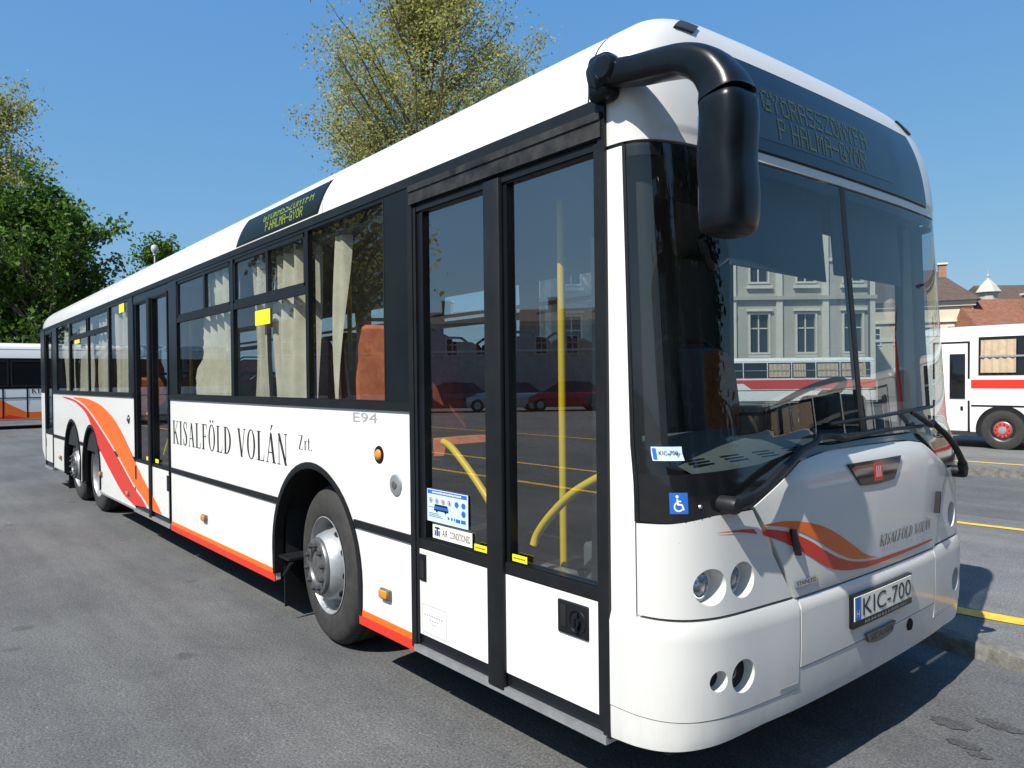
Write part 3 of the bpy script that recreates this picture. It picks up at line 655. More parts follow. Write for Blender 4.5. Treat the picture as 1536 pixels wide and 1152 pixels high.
# stickers on the mask
stk = B(patch(lambda a, b: (lerp(uy(-1.203), uy(-1.158), a), lerp(1.150, 1.222, b)), 3, 3, .002, .002), 'access_sticker', 'deep_blue')
MAT['deep_blue'].node_tree.nodes['Principled BSDF'].inputs['Base Color'].default_value = (.02, .13, .50, 1)
u0_, u1_ = uy(-1.203), uy(-1.158)
wp = lambda a, b, o=0: fpt(lerp(u0_, u1_, a), lerp(1.150, 1.222, b), .0028+o)
ps = ring(.48, .34, .26, .24, .18, .165, 110, 330)+[stroke((.42, .70), (.45, .42), .10), stroke((.45, .45), (.66, .43), .09), stroke((.66, .45), (.76, .18), .09), stroke((.44, .60), (.62, .60), .07)]+ring(.42, .82, .085, .08, 0, 0, n=12)
B(put(ps, wp), 'pictogram', 'sticker_white', stk)
pk = B(patch(lambda a, b: (lerp(uy(-1.225), uy(-1.150), a), lerp(1.330, 1.378, b)), 3, 2, .001, .001), 'permit_sticker', 'notice_blue')
u2_, u3_ = uy(-1.225), uy(-1.150)
B(put([bar(.03, .16, .1, .9)], lambda a, b, o=0: fpt(lerp(u2_, u3_, a), lerp(1.330, 1.378, b), .0016+o)), 'permit_band', 'deep_blue', pk)
V_, F_ = sans('KIC-700'); B(MB().add([fpt(lerp(u2_, u3_, lerp(.25, .85, a)), lerp(1.330, 1.378, lerp(.4, .72, b)), .0035) for a, b in V_], F_), 'lettering', 'ink', pk)
p = fpt(uy(-1.12), 1.172, 0); B(MB().lathe([(0, .006), (.006, .006), (.008, 0)], p, 'x', 12), 'mask_bolt', 'silver')
# mirror: tubular arm that curls down into the housing
arm = catmull([(.02,-1.27,2.680),(.07,-1.285,2.690),(.14,-1.29,2.675),(.24,-1.29,2.655),(.35,-1.29,2.64),(.44,-1.29,2.62),(.515,-1.285,2.575),(.558,-1.28,2.515),(.572,-1.28,2.470)], 6)
def oval(P, ry, rz, n=24, sq=3.0):
    rows = []
    for i, p in enumerate(P):
        d = (P[min(i+1, len(P)-1)]-P[max(i-1, 0)]).normalized(); a = Vector((0, 1, 0)); b = d.cross(a).normalized()
        row = []
        for k in range(n):
            t = 2*math.pi*k/n; c, s_ = math.cos(t), math.sin(t); c = math.copysign(abs(c)**(2/sq), c); s_ = math.copysign(abs(s_)**(2/sq), s_)
            row.append(tuple(p+a*c*ry(i/(len(P)-1))+b*s_*rz(i/(len(P)-1))))
        rows.append(row)
    return rows
mir = MB(); rows = oval(arm, lambda t: interp(t, [0, .15, .2, .6, 1], [.05, .055, .050, .060, .082]), lambda t: interp(t, [0, .15, .2, .6, .85, 1], [.060, .064, .046, .050, .066, .078]))
mir.grid(rows, True, True); mir.add(rows[0], [tuple(range(24))]); mir.add(rows[-1], [tuple(range(24))])
mir = B(mir, 'mirror', 'mirror_plastic', warp=False)
B(MB().rbox((.060, -1.275, 2.685), (.11, .09, .17), .034, 4), 'mirror_bracket', 'mirror_plastic', mir, warp=False)
B(MB().lathe([(0, -.022), (.036, -.020), (.046, -.008), (.048, .02)], (.125, -1.335, 2.688), 'y', 24), 'pivot_cap', 'mirror_plastic', mir, warp=False)
hs = [Vector((.575+.004*math.sin(k*.3), -1.28, 2.464-.417*k/36)) for k in range(37)]
rr = lambda t: interp(t, [0, .03, .5, .88, .95, .985, 1], [.080, .087, .089, .088, .083, .073, .055])
rows = oval(hs, rr, lambda t: rr(t)*.84, 26, 3.4); hm = MB().grid(rows, True, True); hm.add(rows[0], [tuple(range(26))]); hm.add(rows[-1], [tuple(range(26))])
B(hm, 'mirror_housing', 'mirror_plastic', mir, warp=False)
B(MB().rbox((.506, -1.28, 2.27), (.008, .11, .30), .003, 2), 'mirror_glass', 'chrome', mir, warp=False)
# ================================================================== bus body
YB = -1.25
def zro(x): return 2.63
prof = [(h, z) for z, h in zip(ZZ, HH) if z >= 2.615]
prof[0] = (1.25, 2.625)
full = [(-y, z) for y, z in prof]+[(y, z) for y, z in prof[::-1]]
xr = [XS, -.6, -1.2, -2.3, -4, -6, -8, -10, -11.9, -12.15, -12.35, -12.45]
rows = []
for x in xr:
    x_ = x
    k = 1 if x > -11.95 else interp(-x, [11.9, 12.15, 12.35, 12.45], [1, .985, .955, .90]); dz = 0
    rows.append([(xsz(z) if x == XS else x, y*lerp(1, k, .4)*(1-.004*(dz != 0)), 2.625+(z-2.625)*k+dz*min(1, (z-2.625)*20)) for y, z in full])
roof = B(MB().grid(rows, True), 'roof', 'white_paint')
for x in (-.045, -2.235, -5.2, -7.7):
    B(MB().grid([[(x+dx, y*1.0008, z+.0012) for y, z in full] for dx in (0, .007)], True), 'roof_seam', 'black_rubber' if x > -1 else 'grey_ink', roof)
# cantrail moulding / gutter and skirts on both sides
for s in (-1, 1):
    B(MB().box(-12.42, .04, s*1.243-.016, s*1.243+.016, 2.585, 2.632), 'gutter', 'black_rubber')
# --- side with doors (y = -1.25)
BL, BF = 1.462, 1.51
def seg_poly(x0, x1, zb0, zb1, arches, ztop):
    """white side panel from x0 (rear) to x1 with wheel arches (cx, cz, rx, rz)"""
    P = [(x0, ztop), (x0, zb0)]
    for cx, cz, rx, rz in arches:
        P += [(cx-rx, lerp(zb0, zb1, (cx-rx-x0)/(x1-x0)))]+arc(cx, cz, rx, 180, 0, 24, rz)+[(cx+rx, lerp(zb0, zb1, (cx+rx-x0)/(x1-x0)))]
    return P+[(x1, zb1), (x1, ztop)]
A1 = (-2.405, .50, .578, .585); A2 = (-8.70, .50, .49, .56); A3 = (-9.90, .52, .53, .57)
def side_panels(s, segs):
    y0, y1 = (YB, YB+.03) if s < 0 else (-YB, -YB-.03)
    for x0, x1, a, b, ar in segs: B(MB().plate(seg_poly(x0, x1, a, b, ar, BL), y0, y1), 'side_panel', 'white_paint')
    for x0, x1, a, b, ar in segs:
        yy0, yy1 = (YB-.010, YB) if s < 0 else (-YB+.010, -YB)
        xs_ = [x0]+[v for c in ar for v in (c[0]-math.sqrt(max(0, 1-((.822-c[1])/c[3])**2))*c[2]-.045, c[0]+math.sqrt(max(0, 1-((.822-c[1])/c[3])**2))*c[2]+.045)]+[x1]
        for k in range(0, len(xs_), 2):
            if xs_[k+1]-xs_[k] > .02: B(MB().box(xs_[k], xs_[k+1], min(yy0, yy1), max(yy0, yy1), .803, .845), 'rub_strip', 'black_rubber')
        for c in ar:      # rubber lip round the arch and dark liner inside
            o_ = [(c[0]-c[2]-.03, .33)]+arc(c[0], c[1], c[2]+.036, 180, 0, 26, c[3]+.036)+[(c[0]+c[2]+.03, .33)]
            i_ = [(c[0]-c[2]+.004, .33)]+arc(c[0], c[1], c[2]-.004, 180, 0, 26, c[3]-.004)+[(c[0]+c[2]-.004, .33)]
            yl = s*1.262
            mb = MB().grid([[(x, yl, z) for x, z in o_], [(x, s*1.268, z) for x, z in [(lerp(p[0], q[0], .5), lerp(p[1], q[1], .5)) for p, q in zip(o_, i_)]], [(x, yl, z) for x, z in i_], [(x, s*1.20, z) for x, z in i_]], True)
            B(mb, 'wheel_arch', 'black_rubber')
            l_ = [(c[0]-c[2]-.05, .30)]+arc(c[0], c[1], c[2]+.05, 180, 0, 20, c[3]+.04)+[(c[0]+c[2]+.05, .30)]
            mb = MB().grid([[(x, s*1.235, z) for x, z in l_], [(x, s*.72, z) for x, z in l_]], True)
            mb.add([(x, s*.72, z) for x, z in l_], [tuple(range(len(l_)))])
            B(mb, 'arch_liner', 'under')
side_panels(-1, [(-5.33, -1.255, .285, .285, [A1]), (-11.35, -6.605, .345, .30, [A3, A2])])
side_panels(1, [(-12.42, -1.12, .345, .285, [A3, A2, A1])])
B(MB().box(-1.12, .04, 1.22, 1.25, .285, 1.13).box(.0, .04, 1.22, 1.25, 1.13, BL), 'side_panel', 'white_paint')
B(MB().plate([(-12.44, BL), (-12.40, .55), (-12.15, .40), (-12.06, .385), (-12.06, BL)], YB, YB+.03), 'side_panel', 'white_paint')
# coloured skirt line
B(MB().box(-1.822, -1.258, YB-.004, YB+.02, .322, .356), 'stripe', 'orange_stripe'); B(MB().box(-1.822, -1.258, YB-.010, YB+.02, .276, .320), 'stripe', 'red_stripe')
B(MB().box(-5.328, -2.985, YB-.004, YB+.02, .322, .356), 'stripe', 'orange_stripe'); B(MB().box(-5.328, -2.985, YB-.010, YB+.02, .276, .320), 'stripe', 'red_stripe')
B(MB().box(-8.20, -6.61, YB-.008, YB+.02, .292, .312), 'skirt_rail', 'silver'); B(MB().box(-11.34, -10.44, YB-.008, YB+.02, .338, .356), 'skirt_rail', 'silver')
# black window band, with panes
def window_band(s, x0, x1, holes, z0=BL, z1=2.60):
    y0, y1 = (YB-.004, YB+.045) if s < 0 else (-YB+.004, -YB-.045)
    return B(MB().holed(x0, x1, z0, z1, holes, y0, y1), 'window_band', 'black_frame')
def pane(s, h, m='side_glass', y=None):
    return B(MB().add([(h[0], y or s*1.238, h[2]), (h[1], y or s*1.238, h[2]), (h[1], y or s*1.238, h[3]), (h[0], y or s*1.238, h[3])], [(0, 1, 2, 3)]), 'window', m)
def window(s, x0, x1, slider=None, z0=BF, z1=2.562, bars=()):
    h = (x0, x1, z0, z1); w_ = pane(s, h); y = s*1.238
    mb = MB(); any_ = False
    if slider:
        mb.box(x0, x1, y-.014, y+.014, slider-.026, slider+.024); any_ = True
        mb.box(x0, x1, y-.012, y+.012, z1-.03, z1); mb.box(x0, x0+.03, y-.012, y+.012, slider, z1); mb.box(x1-.03, x1, y-.012, y+.012, slider, z1)
        mb.box(x0, x1, y-.012, y+.012, slider+.022, slider+.045)
    for b, za, zb in bars: mb.box(b-.018, b+.018, y-.0135, y+.0135, za, zb); any_ = True
    if any_: B(mb, 'window_frame', 'black_rubber', w_)
    return h
HS = [(-5.10, -3.765, 2.20, [(-4.36, 2.22, 2.56)]), (-3.705, -2.468, 2.20, [(-3.07, 2.22, 2.56)]), (-2.425, -1.53, None, []),
      (-11.00, -10.05, None, []), (-9.96, -7.72, 2.30, [(-8.80, 1.51, 2.56), (-8.9, 2.3, 2.56)]), (-7.66, -6.80, None, [])]
holes = [window(-1, a, b, sl, BF, 2.562, br) for a, b, sl, br in HS]
window_band(-1, -5.33, -1.255, holes[:3]); window_band(-1, -11.35, -6.605, holes[3:]); window_band(-1, -12.42, -12.06, [])
B(MB().box(-5.328, -1.256, YB-.012, YB-.002, BL-.003, BF-.006), 'sill_strip', 'black_rubber'); B(MB().box(-11.345, -6.61, YB-.012, YB-.002, BL-.003, BF-.006), 'sill_strip', 'black_rubber')
lh = [(-3.1, -1.62), (-4.6, -3.2), (-6.1, -4.7), (-7.6, -6.2), (-9.1, -7.7), (-10.6, -9.2), (-12.1, -10.7)]
holes = [window(1, a, b, 2.2 if k % 2 else None, BF, 2.562) for k, (a, b) in enumerate(lh)]
window_band(1, -12.42, -1.55, holes)
B(MB().holed(-1.55, .04, BL, 2.60, [(-1.10, .0, BF-.05+.002, 2.50)], 1.254, 1.205), 'window_band', 'black_frame')
pane(1, (-1.10, .0, 1.14, 2.50))
# dark upright seams on the black panel, yellow stickers
B(MB().box(-1.525, -1.518, YB-.006, YB, BF, 2.585), 'panel_seam', 'dark_void')
for x0, x1, z0, z1 in ((-3.30, -3.04, 2.022, 2.128), (-7.20, -6.98, 2.45, 2.555), (-9.67, -9.35, 2.21, 2.31)):
    B(MB().box(x0, x1, YB+.004, YB+.008, z0, z1), 'paper_notice', 'yellow_sticker')
# --- doors
def door(name, x0, x1, leaves, zs, ztop, front=False):
    """leaves: (x0, x1, glass x0, glass x1, panel x0, panel x1); zs: glass bottom/top, panel bottom/top"""
    gb, gt, pb, pt = zs; d = B(MB().holed(x0, x1, .318, ztop, [(l[2], l[3], gb, gt) for l in leaves], YB+.002, YB+.05), name, 'black_frame')
    mb = MB()
    for l in leaves:
        for a, b in ((l[0], l[0]+.022), (l[1]-.022, l[1])): mb.box(a, b, YB-.010, YB+.002, .33, gt+.03)
        mb.box(l[0]+.022, l[1]-.022, YB-.008, YB+.002, pt+.006, gb-.006)
        mb.box(l[0]+.022, l[1]-.022, YB-.006, YB+.002, gt+.008, gt+.03)
    B(mb, 'leaf_frame', 'black_rubber', d)
    for l in leaves:
        B(MB().add([(l[2], YB+.022, gb), (l[3], YB+.022, gb), (l[3], YB+.022, gt), (l[2], YB+.022, gt)], [(0, 1, 2, 3)]), 'door_pane', 'door_glass', d)
        bm = MB().box(l[4], l[5], YB-.006, YB+.002, pb, pt); B(bm, 'door_panel', 'white_paint', d)
    for a, b in zip(leaves, leaves[1:]): B(MB().rbox(((a[1]+b[0])/2, YB-.010, (.30+gt+.03)/2), (b[0]-a[1]+.05, .03, gt-.27), .009, 2), 'centre_seal', 'black_rubber', d)
    B(MB().box(x0+.005, x1-.005, YB-.020, YB+.35, .285, .316), 'step_edge', 'silver', d)
    return d
d1 = door('front_door', -1.254, .038, [(-1.232, -.632, -1.165, -.660, -1.213, -.654), (-.572, .012, -.525, -.003, -.552, .010)], (.85, 2.44, .377, .793), 2.56)
B(MB().box(-1.25, .035, YB-.022, YB+.01, 2.487, 2.556).box(-1.25, .035, YB-.028, YB-.004, 2.548, 2.578), 'door_header', 'black_worn', d1)
B(MB().box(.014, .048, YB-.013, YB+.03, .31, 2.60), 'door_post', 'black_rubber'); B(MB().box(-1.278, -1.236, YB-.0135, YB+.03, .30, 2.58), 'door_post', 'black_rubber')
B(MB().rbox((-1.178, YB-.008, .705), (.055, .010, .130), .004, 2), 'pull_handle', 'black_frame', d1); B(MB().box(-1.193, -1.163, YB-.0145, YB-.012, .655, .74), 'handle_recess', 'dark_void', d1)
lk = B(MB().rbox((-.141, YB-.008, .700), (.165, .014, .128), .006, 3), 'door_lock', 'black_rubber', d1)
B(MB().rbox((-.188, YB-.016, .705), (.030, .004, .085), .0018, 2), 'lock_recess', 'dark_void', d1)
B(MB().lathe([(0, -.030), (.016, -.030), (.018, -.018)], (-.110, YB, .697), 'y', 20).lathe([(.040, -.0155), (.043, -.020), (.046, -.0155)], (-.110, YB, .697), 'y', 24).rbox((-.110, YB-.022, .697), (.016, .016, .075), .005, 2), 'lock_knob', 'black_frame', d1)
nt_ = B(MB().box(-1.166, -.835, YB+.012, YB+.016, .935, 1.090), 'rules_notice', 'notice_blue', d1)
sq = lambda x0, x1, z0, z1, y: (lambda a, b, o=0: (lerp(x0, x1, a), y-o, lerp(z0, z1, b)))
nm = sq(-1.166, -.835, .935, 1.090, YB+.0115)
def dpart(mb, name, m): return B(mb, name, m, d1)
dpart(put([bar(.02, .98, .86, .98)], nm), 'notice_header', 'deep_blue')
ps = []
for k in range(4): ps += ring(.10+.155*k, .66, .046, .085, .036, .066, n=14)
dpart(put(ps, nm), 'notice_rings', 'red_ink')
ps = ring(.74, .66, .05, .09, 0, 0, n=14)+ring(.90, .66, .05, .09, 0, 0, n=14)+ring(.90, .42, .05, .10, 0, 0, n=14)+[bar(.18, .54, .40, .50), bar(.04, .18, .44, .455), bar(.72, .82, .13, .24), bar(.84, .95, .13, .24), bar(.52, .56, .16, .24), bar(.60, .64, .16, .24), bar(.67, .70, .16, .24)]
dpart(put(ps, nm), 'notice_symbols', 'deep_blue')
ps = [bar(.20, .52, .50, .56), bar(.18, .54, .36, .41)]+ring(.25, .36, .025, .05, 0, 0, n=10)+ring(.47, .36, .025, .05, 0, 0, n=10)+[bar(.09+.155*k, .115+.155*k, .62, .70) for k in range(4)]+[bar(.24+.045*k, .275+.045*k, .51, .55) for k in range(6)]
for k in range(3): ps.append(bar(.05, .40-.05*k, .16+.05*k, .172+.05*k))
dpart(put(ps, lambda a, b, o=0: nm(a, b, o+.0008)), 'notice_print', 'ink')
q = random.Random(4); ps = []; x = .14
while x < .84: wd = q.uniform(.015, .03); ps.append(bar(x, x+wd, .895, .945)); x += wd+.008
dpart(put(ps, lambda a, b, o=0: nm(a, b, o+.0012)), 'notice_title', 'sticker_white')
dpart(MB().box(-1.120, -.806, YB+.012, YB+.016, .858, .922), 'air_sticker', 'sticker_white')
V_, F_ = sans('AIR'); am = lambda z: z
dpart(MB().add([(lerp(-1.040, -.995, a), YB+.0112, lerp(.874, .906, b)) for a, b in V_], F_), 'lettering', 'ink')
V_, F_ = sans('CONDITIONED')
dpart(MB().add([(lerp(-.978, -.818, a), YB+.0112, lerp(.874, .906, b)) for a, b in V_], F_), 'lettering', 'ink')
ts = sq(-1.105, -1.058, .868, .914, YB+.0112)
dpart(put([bar(.05, .95, .78, .98), bar(.38, .62, .05, .78)], ts), 'sticker_emblem', 'ink'); dpart(put([bar(.02, .30, .05, .62), bar(.70, .98, .05, .62)], ts), 'sticker_emblem', 'deep_blue')
for x0, x1 in ((-.776, -.684), (-.512, -.419)):
    dpart(MB().box(x0, x1, YB+.002, YB+.006, .856, .884), 'emergency_sticker', 'yellow_sticker')
    ps = [bar(.1+.1*k, .165+.1*k, .42, .62) for k in range(8)]
    dpart(put(ps, sq(x0, x1, .856, .884, YB+.0015)), 'sticker_print', 'ink')
fr = sq(-1.19, -.988, .392, .53, YB-.0065)
dpart(put([bar(0, 1, 0, .02), bar(0, 1, .98, 1), bar(0, .014, .02, .98), bar(.986, 1, .02, .98)]+[bar(.08+.1*k, .14+.1*k, .62, .67) for k in range(8)]+[bar(.3+.1*k, .36+.1*k, .47, .52) for k in range(4)]+[bar(.38+.08*k, .43+.08*k, .34, .38) for k in range(3)], fr), 'operator_plate_print', 'grey_ink')
def rail(P, d): return B(MB().tube(catmull(P, 8), .0175, 12), 'grab_rail', 'yellow_paint', d)
rail([(-1.13, -1.165, 1.315), (-1.06, -1.16, 1.285), (-.92, -1.155, 1.18), (-.78, -1.155, 1.06), (-.68, -1.155, .95), (-.64, -1.155, .90)], d1)
rail([(-.47, -1.165, .915), (-.455, -1.155, .965), (-.38, -1.15, 1.05), (-.25, -1.15, 1.155), (-.10, -1.15, 1.235), (.0, -1.155, 1.275)], d1)
d2 = door('middle_door', -6.60, -5.335, [(-6.575, -5.985, -6.50, -6.055, -6.555, -6.02), (-5.955, -5.36, -5.89, -5.43, -5.925, -5.385)], (.835, 2.475, .37, .80), 2.585)
rail([(-6.42, -1.165, 1.30), (-6.30, -1.155, 1.22), (-6.15, -1.155, 1.05)], d2); rail([(-5.84, -1.165, .92), (-5.70, -1.155, 1.08), (-5.50, -1.155, 1.20)], d2)
for x in (-6.12, -5.80): B(MB().box(x-.05, x+.05, YB+.002, YB+.006, .845, .88), 'emergency_sticker', 'yellow_sticker', d2)
for x in (-6.54, -5.42): B(MB().box(x-.02, x+.04, YB-.012, YB-.005, .62, .76), 'pull_handle', 'black_frame', d2)
d3 = door('rear_door', -12.05, -11.36, [(-12.04, -11.37, -11.95, -11.45, -11.99, -11.42)], (.90, 2.50, .40, .82), 2.585)
rail([(-11.9, -1.165, 1.30), (-11.75, -1.155, 1.2), (-11.55, -1.155, 1.0)], d3)
B(MB().box(-12.01, -11.96, YB-.012, YB-.005, .62, .76), 'pull_handle', 'black_frame', d3)
# swoosh across the panels and the door
SW = lambda x, z: (x, YB-.0105, z)
def flat_ribbon(A, Bp, m):
    B(ribbon(A, Bp, 60, SW), 'stripe', m)
flat_ribbon([(-10.6, 1.4255), (-9.847, 1.404), (-9.077, 1.318), (-8.576, 1.195), (-8.118, 1.055), (-7.589, 0.882), (-7.108, 0.703), (-6.665, 0.537), (-6.33, 0.445), (-6.15, 0.378)],
            [(-10.6, 1.424), (-10.2, 1.4), (-9.623, 1.36), (-8.952, 1.23), (-8.585, 1.056), (-8.187, 0.818), (-7.609, 0.59), (-7.125, 0.422), (-6.85, 0.372), (-6.62, 0.343)], 'red_stripe')
flat_ribbon([(-9.709, 1.424), (-9.15, 1.422), (-8.65, 1.403), (-8.097, 1.347), (-7.566, 1.237), (-7.177, 1.096), (-6.828, 0.93), (-6.29, 0.661), (-5.868, 0.495), (-5.62, 0.378)],
            [(-9.75, 1.416), (-9.45, 1.398), (-9.03, 1.335), (-8.52, 1.215), (-8.06, 1.075), (-7.53, 0.902), (-7.05, 0.722), (-6.61, 0.555), (-6.28, 0.462), (-6.02, 0.378)], 'orange_stripe')
# lettering on the side
sidefn = lambda x, z, o: (x, YB-.0012-o, z)
text_on('KISALFÖLD VOLÁN', -5.27, -2.76, 1.066, 1.272, sidefn, 'lettering', 'ink', bus)
text_on('Zrt.', -2.605, -2.40, 1.188, 1.278, sidefn, 'lettering', 'ink', bus)
V_, F_ = sans('E94'); B(MB().add([(lerp(-1.88, -1.615, a), YB-.0015, lerp(1.388, 1.441, b)) for a, b in V_], F_), 'lettering', 'grey_ink')
# small fittings on the side
def amber_side(x, z):
    o = B(MB().rbox((x, YB-.010, z), (.10, .022, .058), .008, 2), 'side_marker', 'hub_steel'); B(MB().rbox((x-.005, YB-.022, z+.002), (.078, .018, .04), .006, 2), 'lens', 'amber', o)
for x, z in ((-1.535, .498), (-4.40, .508), (-6.86, .44), (-8.15, .53), (-10.75, .53)): amber_side(x, z)
def round_ind(x, z, m):
    o = B(MB().lathe([(0, -.006), (.038, -.006), (.046, -.004), (.048, 0)], (x, YB, z), 'y', 24), 'side_indicator', 'black_frame'); B(MB().lathe([(0, -.020), (.018, -.018), (.027, -.010), (.030, -.005)], (x, YB, z), 'y', 20), 'lens', m, o)
round_ind(-1.60, 1.223, 'amber'); round_ind(-6.83, 1.226, 'hub_steel')
o = B(MB().lathe([(0, -.012), (.044, -.012), (.053, -.009), (.056, 0)], (-1.43, YB, 1.081), 'y', 28), 'filler_flap', 'silver'); B(MB().lathe([(0, -.005), (.020, -.005), (.022, 0)], (-1.43, YB-.012, 1.081), 'y', 16), 'flap_lock', 'hub_steel', o)
# side destination display on the cantrail
def cant(x, z): return (x, -interp(z, ZZ, HH)-.004, z)
mb = MB(); rows = [[cant(lerp(lerp(-3.62, -3.50, b/6), lerp(-2.30, -2.19, b/6), a/12), lerp(2.655, 2.828, b/6)) for a in range(13)] for b in range(7)]
sd = B(mb.grid(rows, True), 'side_display', 'side_display_dark')
rows = [[cant(lerp(lerp(-3.64, -3.51, b/6), lerp(-2.285, -2.17, b/6), a/12), lerp(2.645, 2.838, b/6)) for a in range(13)] for b in range(7)]
for r in rows:
    for i, p_ in enumerate(r): r[i] = (p_[0], p_[1]+.002, p_[2])
B(MB().grid(rows, True), 'seal', 'black_rubber', sd)
sl = lambda x, z: (cant(x, z)[0], cant(x, z)[1]-.002, z)
led('P.HALMA-GYÖR', -3.09, -2.50, 2.672, 2.737, sl, 'lettering', 'led_side', sd); led('GYÖRASSZONYFA', -3.15, -2.37, 2.748, 2.808, sl, 'lettering', 'led_side', sd, 4.6)
# rear end, inner lining, floor
B(MB().holed(-1.22, 1.22, .45, 2.62, [(-.95, .95, 1.5, 2.4)], 0, .03).xf(lambda x, y, z: (-12.43+y, x, z)), 'rear_panel', 'white_paint')
B(MB().add([(-12.42, -.95, 1.5), (-12.42, .95, 1.5), (-12.42, .95, 2.4), (-12.42, -.95, 2.4)], [(0, 1, 2, 3)]), 'rear_window', 'side_glass')
B(MB().box(-12.3, .10, -1.19, 1.19, 2.50, 2.52), 'ceiling', 'interior_grey')
B(MB().box(-12.35, .30, -.71, .71, .33, .36).box(-1.75, .25, -1.18, -.71, .30, .33).box(-1.75, .2, .71, 1.2, .33, .36).box(-8.1, -3.05, -1.2, -.71, .33, .36).box(-8.1, -3.05, .71, 1.2, .33, .36).box(-12.35, -10.5, -1.2, -.71, .33, .36).box(-12.35, -10.5, .71, 1.2, .33, .36), 'floor', 'floor_vinyl')
B(MB().box(-12.3, -10.6, -1.0, 1.0, .30, .326).box(-8.0, -3.1, -.55, .55, .24, .325).box(-1.7, -.1, -.5, .5, .24, .295).box(-2.9, -1.9, -.6, .6, .36, .5), 'chassis', 'under')
for b_ in [(-8.1, -5.2, .78, 1.21, .362, 1.45), (-5.2, -3.05, 1.19, 1.22, .362, 1.50), (-1.75, -1.12, 1.19, 1.218, .362, 1.50), (-1.12, 0, 1.19, 1.218, .362, 1.12), (-5.2, -3.05, -1.22, -1.19, .362, 1.46), (-12.3, -6.7, -1.22, -1.19, .75, 1.46), (-12.3, -8.1, 1.19, 1.22, .75, 1.46)]: B(MB().box(*b_), 'inner_lining', 'interior_dark')
for b_ in [(-3.0, -1.80, -1.18, -.70, 1.12, 1.14), (-1.80, -1.78, -1.18, -.70, .36, 1.12), (-3.0, -2.98, -1.18, -.70, .36, 1.12), (-3.0, -1.80, .70, 1.18, 1.12, 1.14), (-1.80, -1.78, .70, 1.18, .36, 1.12), (-10.5, -8.15, -1.18, -.7, 1.12, 1.14), (-10.5, -8.15, .7, 1.18, 1.12, 1.14)]: B(MB().box(*b_), 'wheel_box', 'interior_dark')
# wheels
def wheel(x, s, style, rz=0.):
    W = empty('wheel', (x+6, s*1.165, .482)); W.parent = bus; W.rotation_euler = (0, 0, rz)
    sg = s     # outward is s*y
    def LT(prof, name, m, par, n=56): return MB().lathe([(r, sg*o) for r, o in prof], (0, 0, 0), 'y', n).build(name, m, par)
    LT([(.288, .0), (.300, .008), (.34, .018), (.40, .016), (.444, .004), (.462, -.012), (.474, -.030), (.482, -.05), (.482, -.075), (.474, -.078), (.474, -.088), (.482, -.090), (.482, -.13), (.474, -.133), (.474, -.143), (.482, -.146), (.482, -.22), (.46, -.255), (.40, -.27), (.30, -.26)], 'tyre', 'tyre_rubber', W, 72)
    mb = MB()
    for k in range(72):     # tread blocks on the shoulder
        a = 2*math.pi*k/72; c_, s_ = math.cos(a), math.sin(a); M = Matrix(((c_, 0, s_), (0, 1, 0), (-s_, 0, c_)))
        P = [M @ Vector((px, sg*py, pz)) for px in (-.014, .014) for py, pz in ((-.008, .458), (-.052, .485), (-.07, .485), (-.07, .47), (-.02, .45))]
        mb.add(P, [(0, 1, 2, 3, 4), (9, 8, 7, 6, 5), (0, 5, 6, 1), (1, 6, 7, 2), (0, 4, 9, 5), (2, 7, 8, 3)])
    mb.build('tread', 'tyre_rubber', W)
    if style == 'front':
        LT([(.290, .004), (.298, .012), (.292, .014), (.284, .002), (.276, -.03), (.268, -.09), (.262, -.112)], 'rim', 'rim_steel', W)
        LT([(.264, -.11), (.244, -.098), (.228, -.060), (.210, -.005), (.194, .038), (.175, .056)], 'wheel_disc', 'rim_steel', W)
        LT([(.176, .050), (.176, .064), (.168, .076), (.150, .080), (.108, .080), (.100, .072), (.096, .046), (.093, .044), (.090, .069), (.060, .072), (0, .072)], 'hub', 'hub_steel', W)
        mb = MB()
        for k in range(10):
            a = 2*math.pi*(k+.3)/10; mb.lathe([(0, sg*.106), (.011, sg*.105), (.013, sg*.100), (.0165, sg*.088), (.0185, sg*.079)], (.132*math.cos(a), 0, .132*math.sin(a)), 'y', 8)
        mb.build('bolts', 'bolt_steel', W)
        mb = MB()
        for k in range(10):
            a = 2*math.pi*(k+.8)/10; c_ = Vector((.2175*math.cos(a), sg*-.025, .2175*math.sin(a))); rad = Vector((math.cos(a), 0, math.sin(a))); tan = Vector((-math.sin(a), 0, math.cos(a)))
            nrm = (rad*.94+Vector((0, sg*.30, 0))).normalized(); up_ = nrm.cross(tan).normalized()
            mb.add([tuple(c_+nrm*.006+tan*.025*math.cos(t)+up_*.019*math.sin(t)) for t in [2*math.pi*i/12 for i in range(12)]], [tuple(range(12))])
        mb.build('vent_holes', 'dark_void', W)
    else:
        LT([(.290, .004), (.298, .012), (.292, .014), (.284, .002), (.278, -.03), (.266, -.09), (.262, -.15)], 'rim', 'rim_steel', W)
        LT([(.264, -.15), (.22, -.165), (.17, -.17), (.165, -.13), (.15, -.09), (.12, -.07), (.10, -.05), (0, -.045)], 'hub', 'rim_steel', W)
        mb = MB()
        for k in range(10):
            a = 2*math.pi*(k+.3)/10; mb.lathe([(0, sg*-.13), (.014, sg*-.132), (.018, sg*-.165)], (.195*math.cos(a), 0, .195*math.sin(a)), 'y', 8)
        mb.build('bolts', 'bolt_steel', W)
    return W
for s in (-1, 1):
    wheel(-2.385, s, 'front', -R(5.5)); wheel(-8.70, s, 'rear'); wheel(-9.92, s, 'front')
for x in (-2.96, -9.30, -10.50): B(MB().box(x-.012, x, -1.20, -.86, .10, .44), 'mudflap', 'black_rubber')
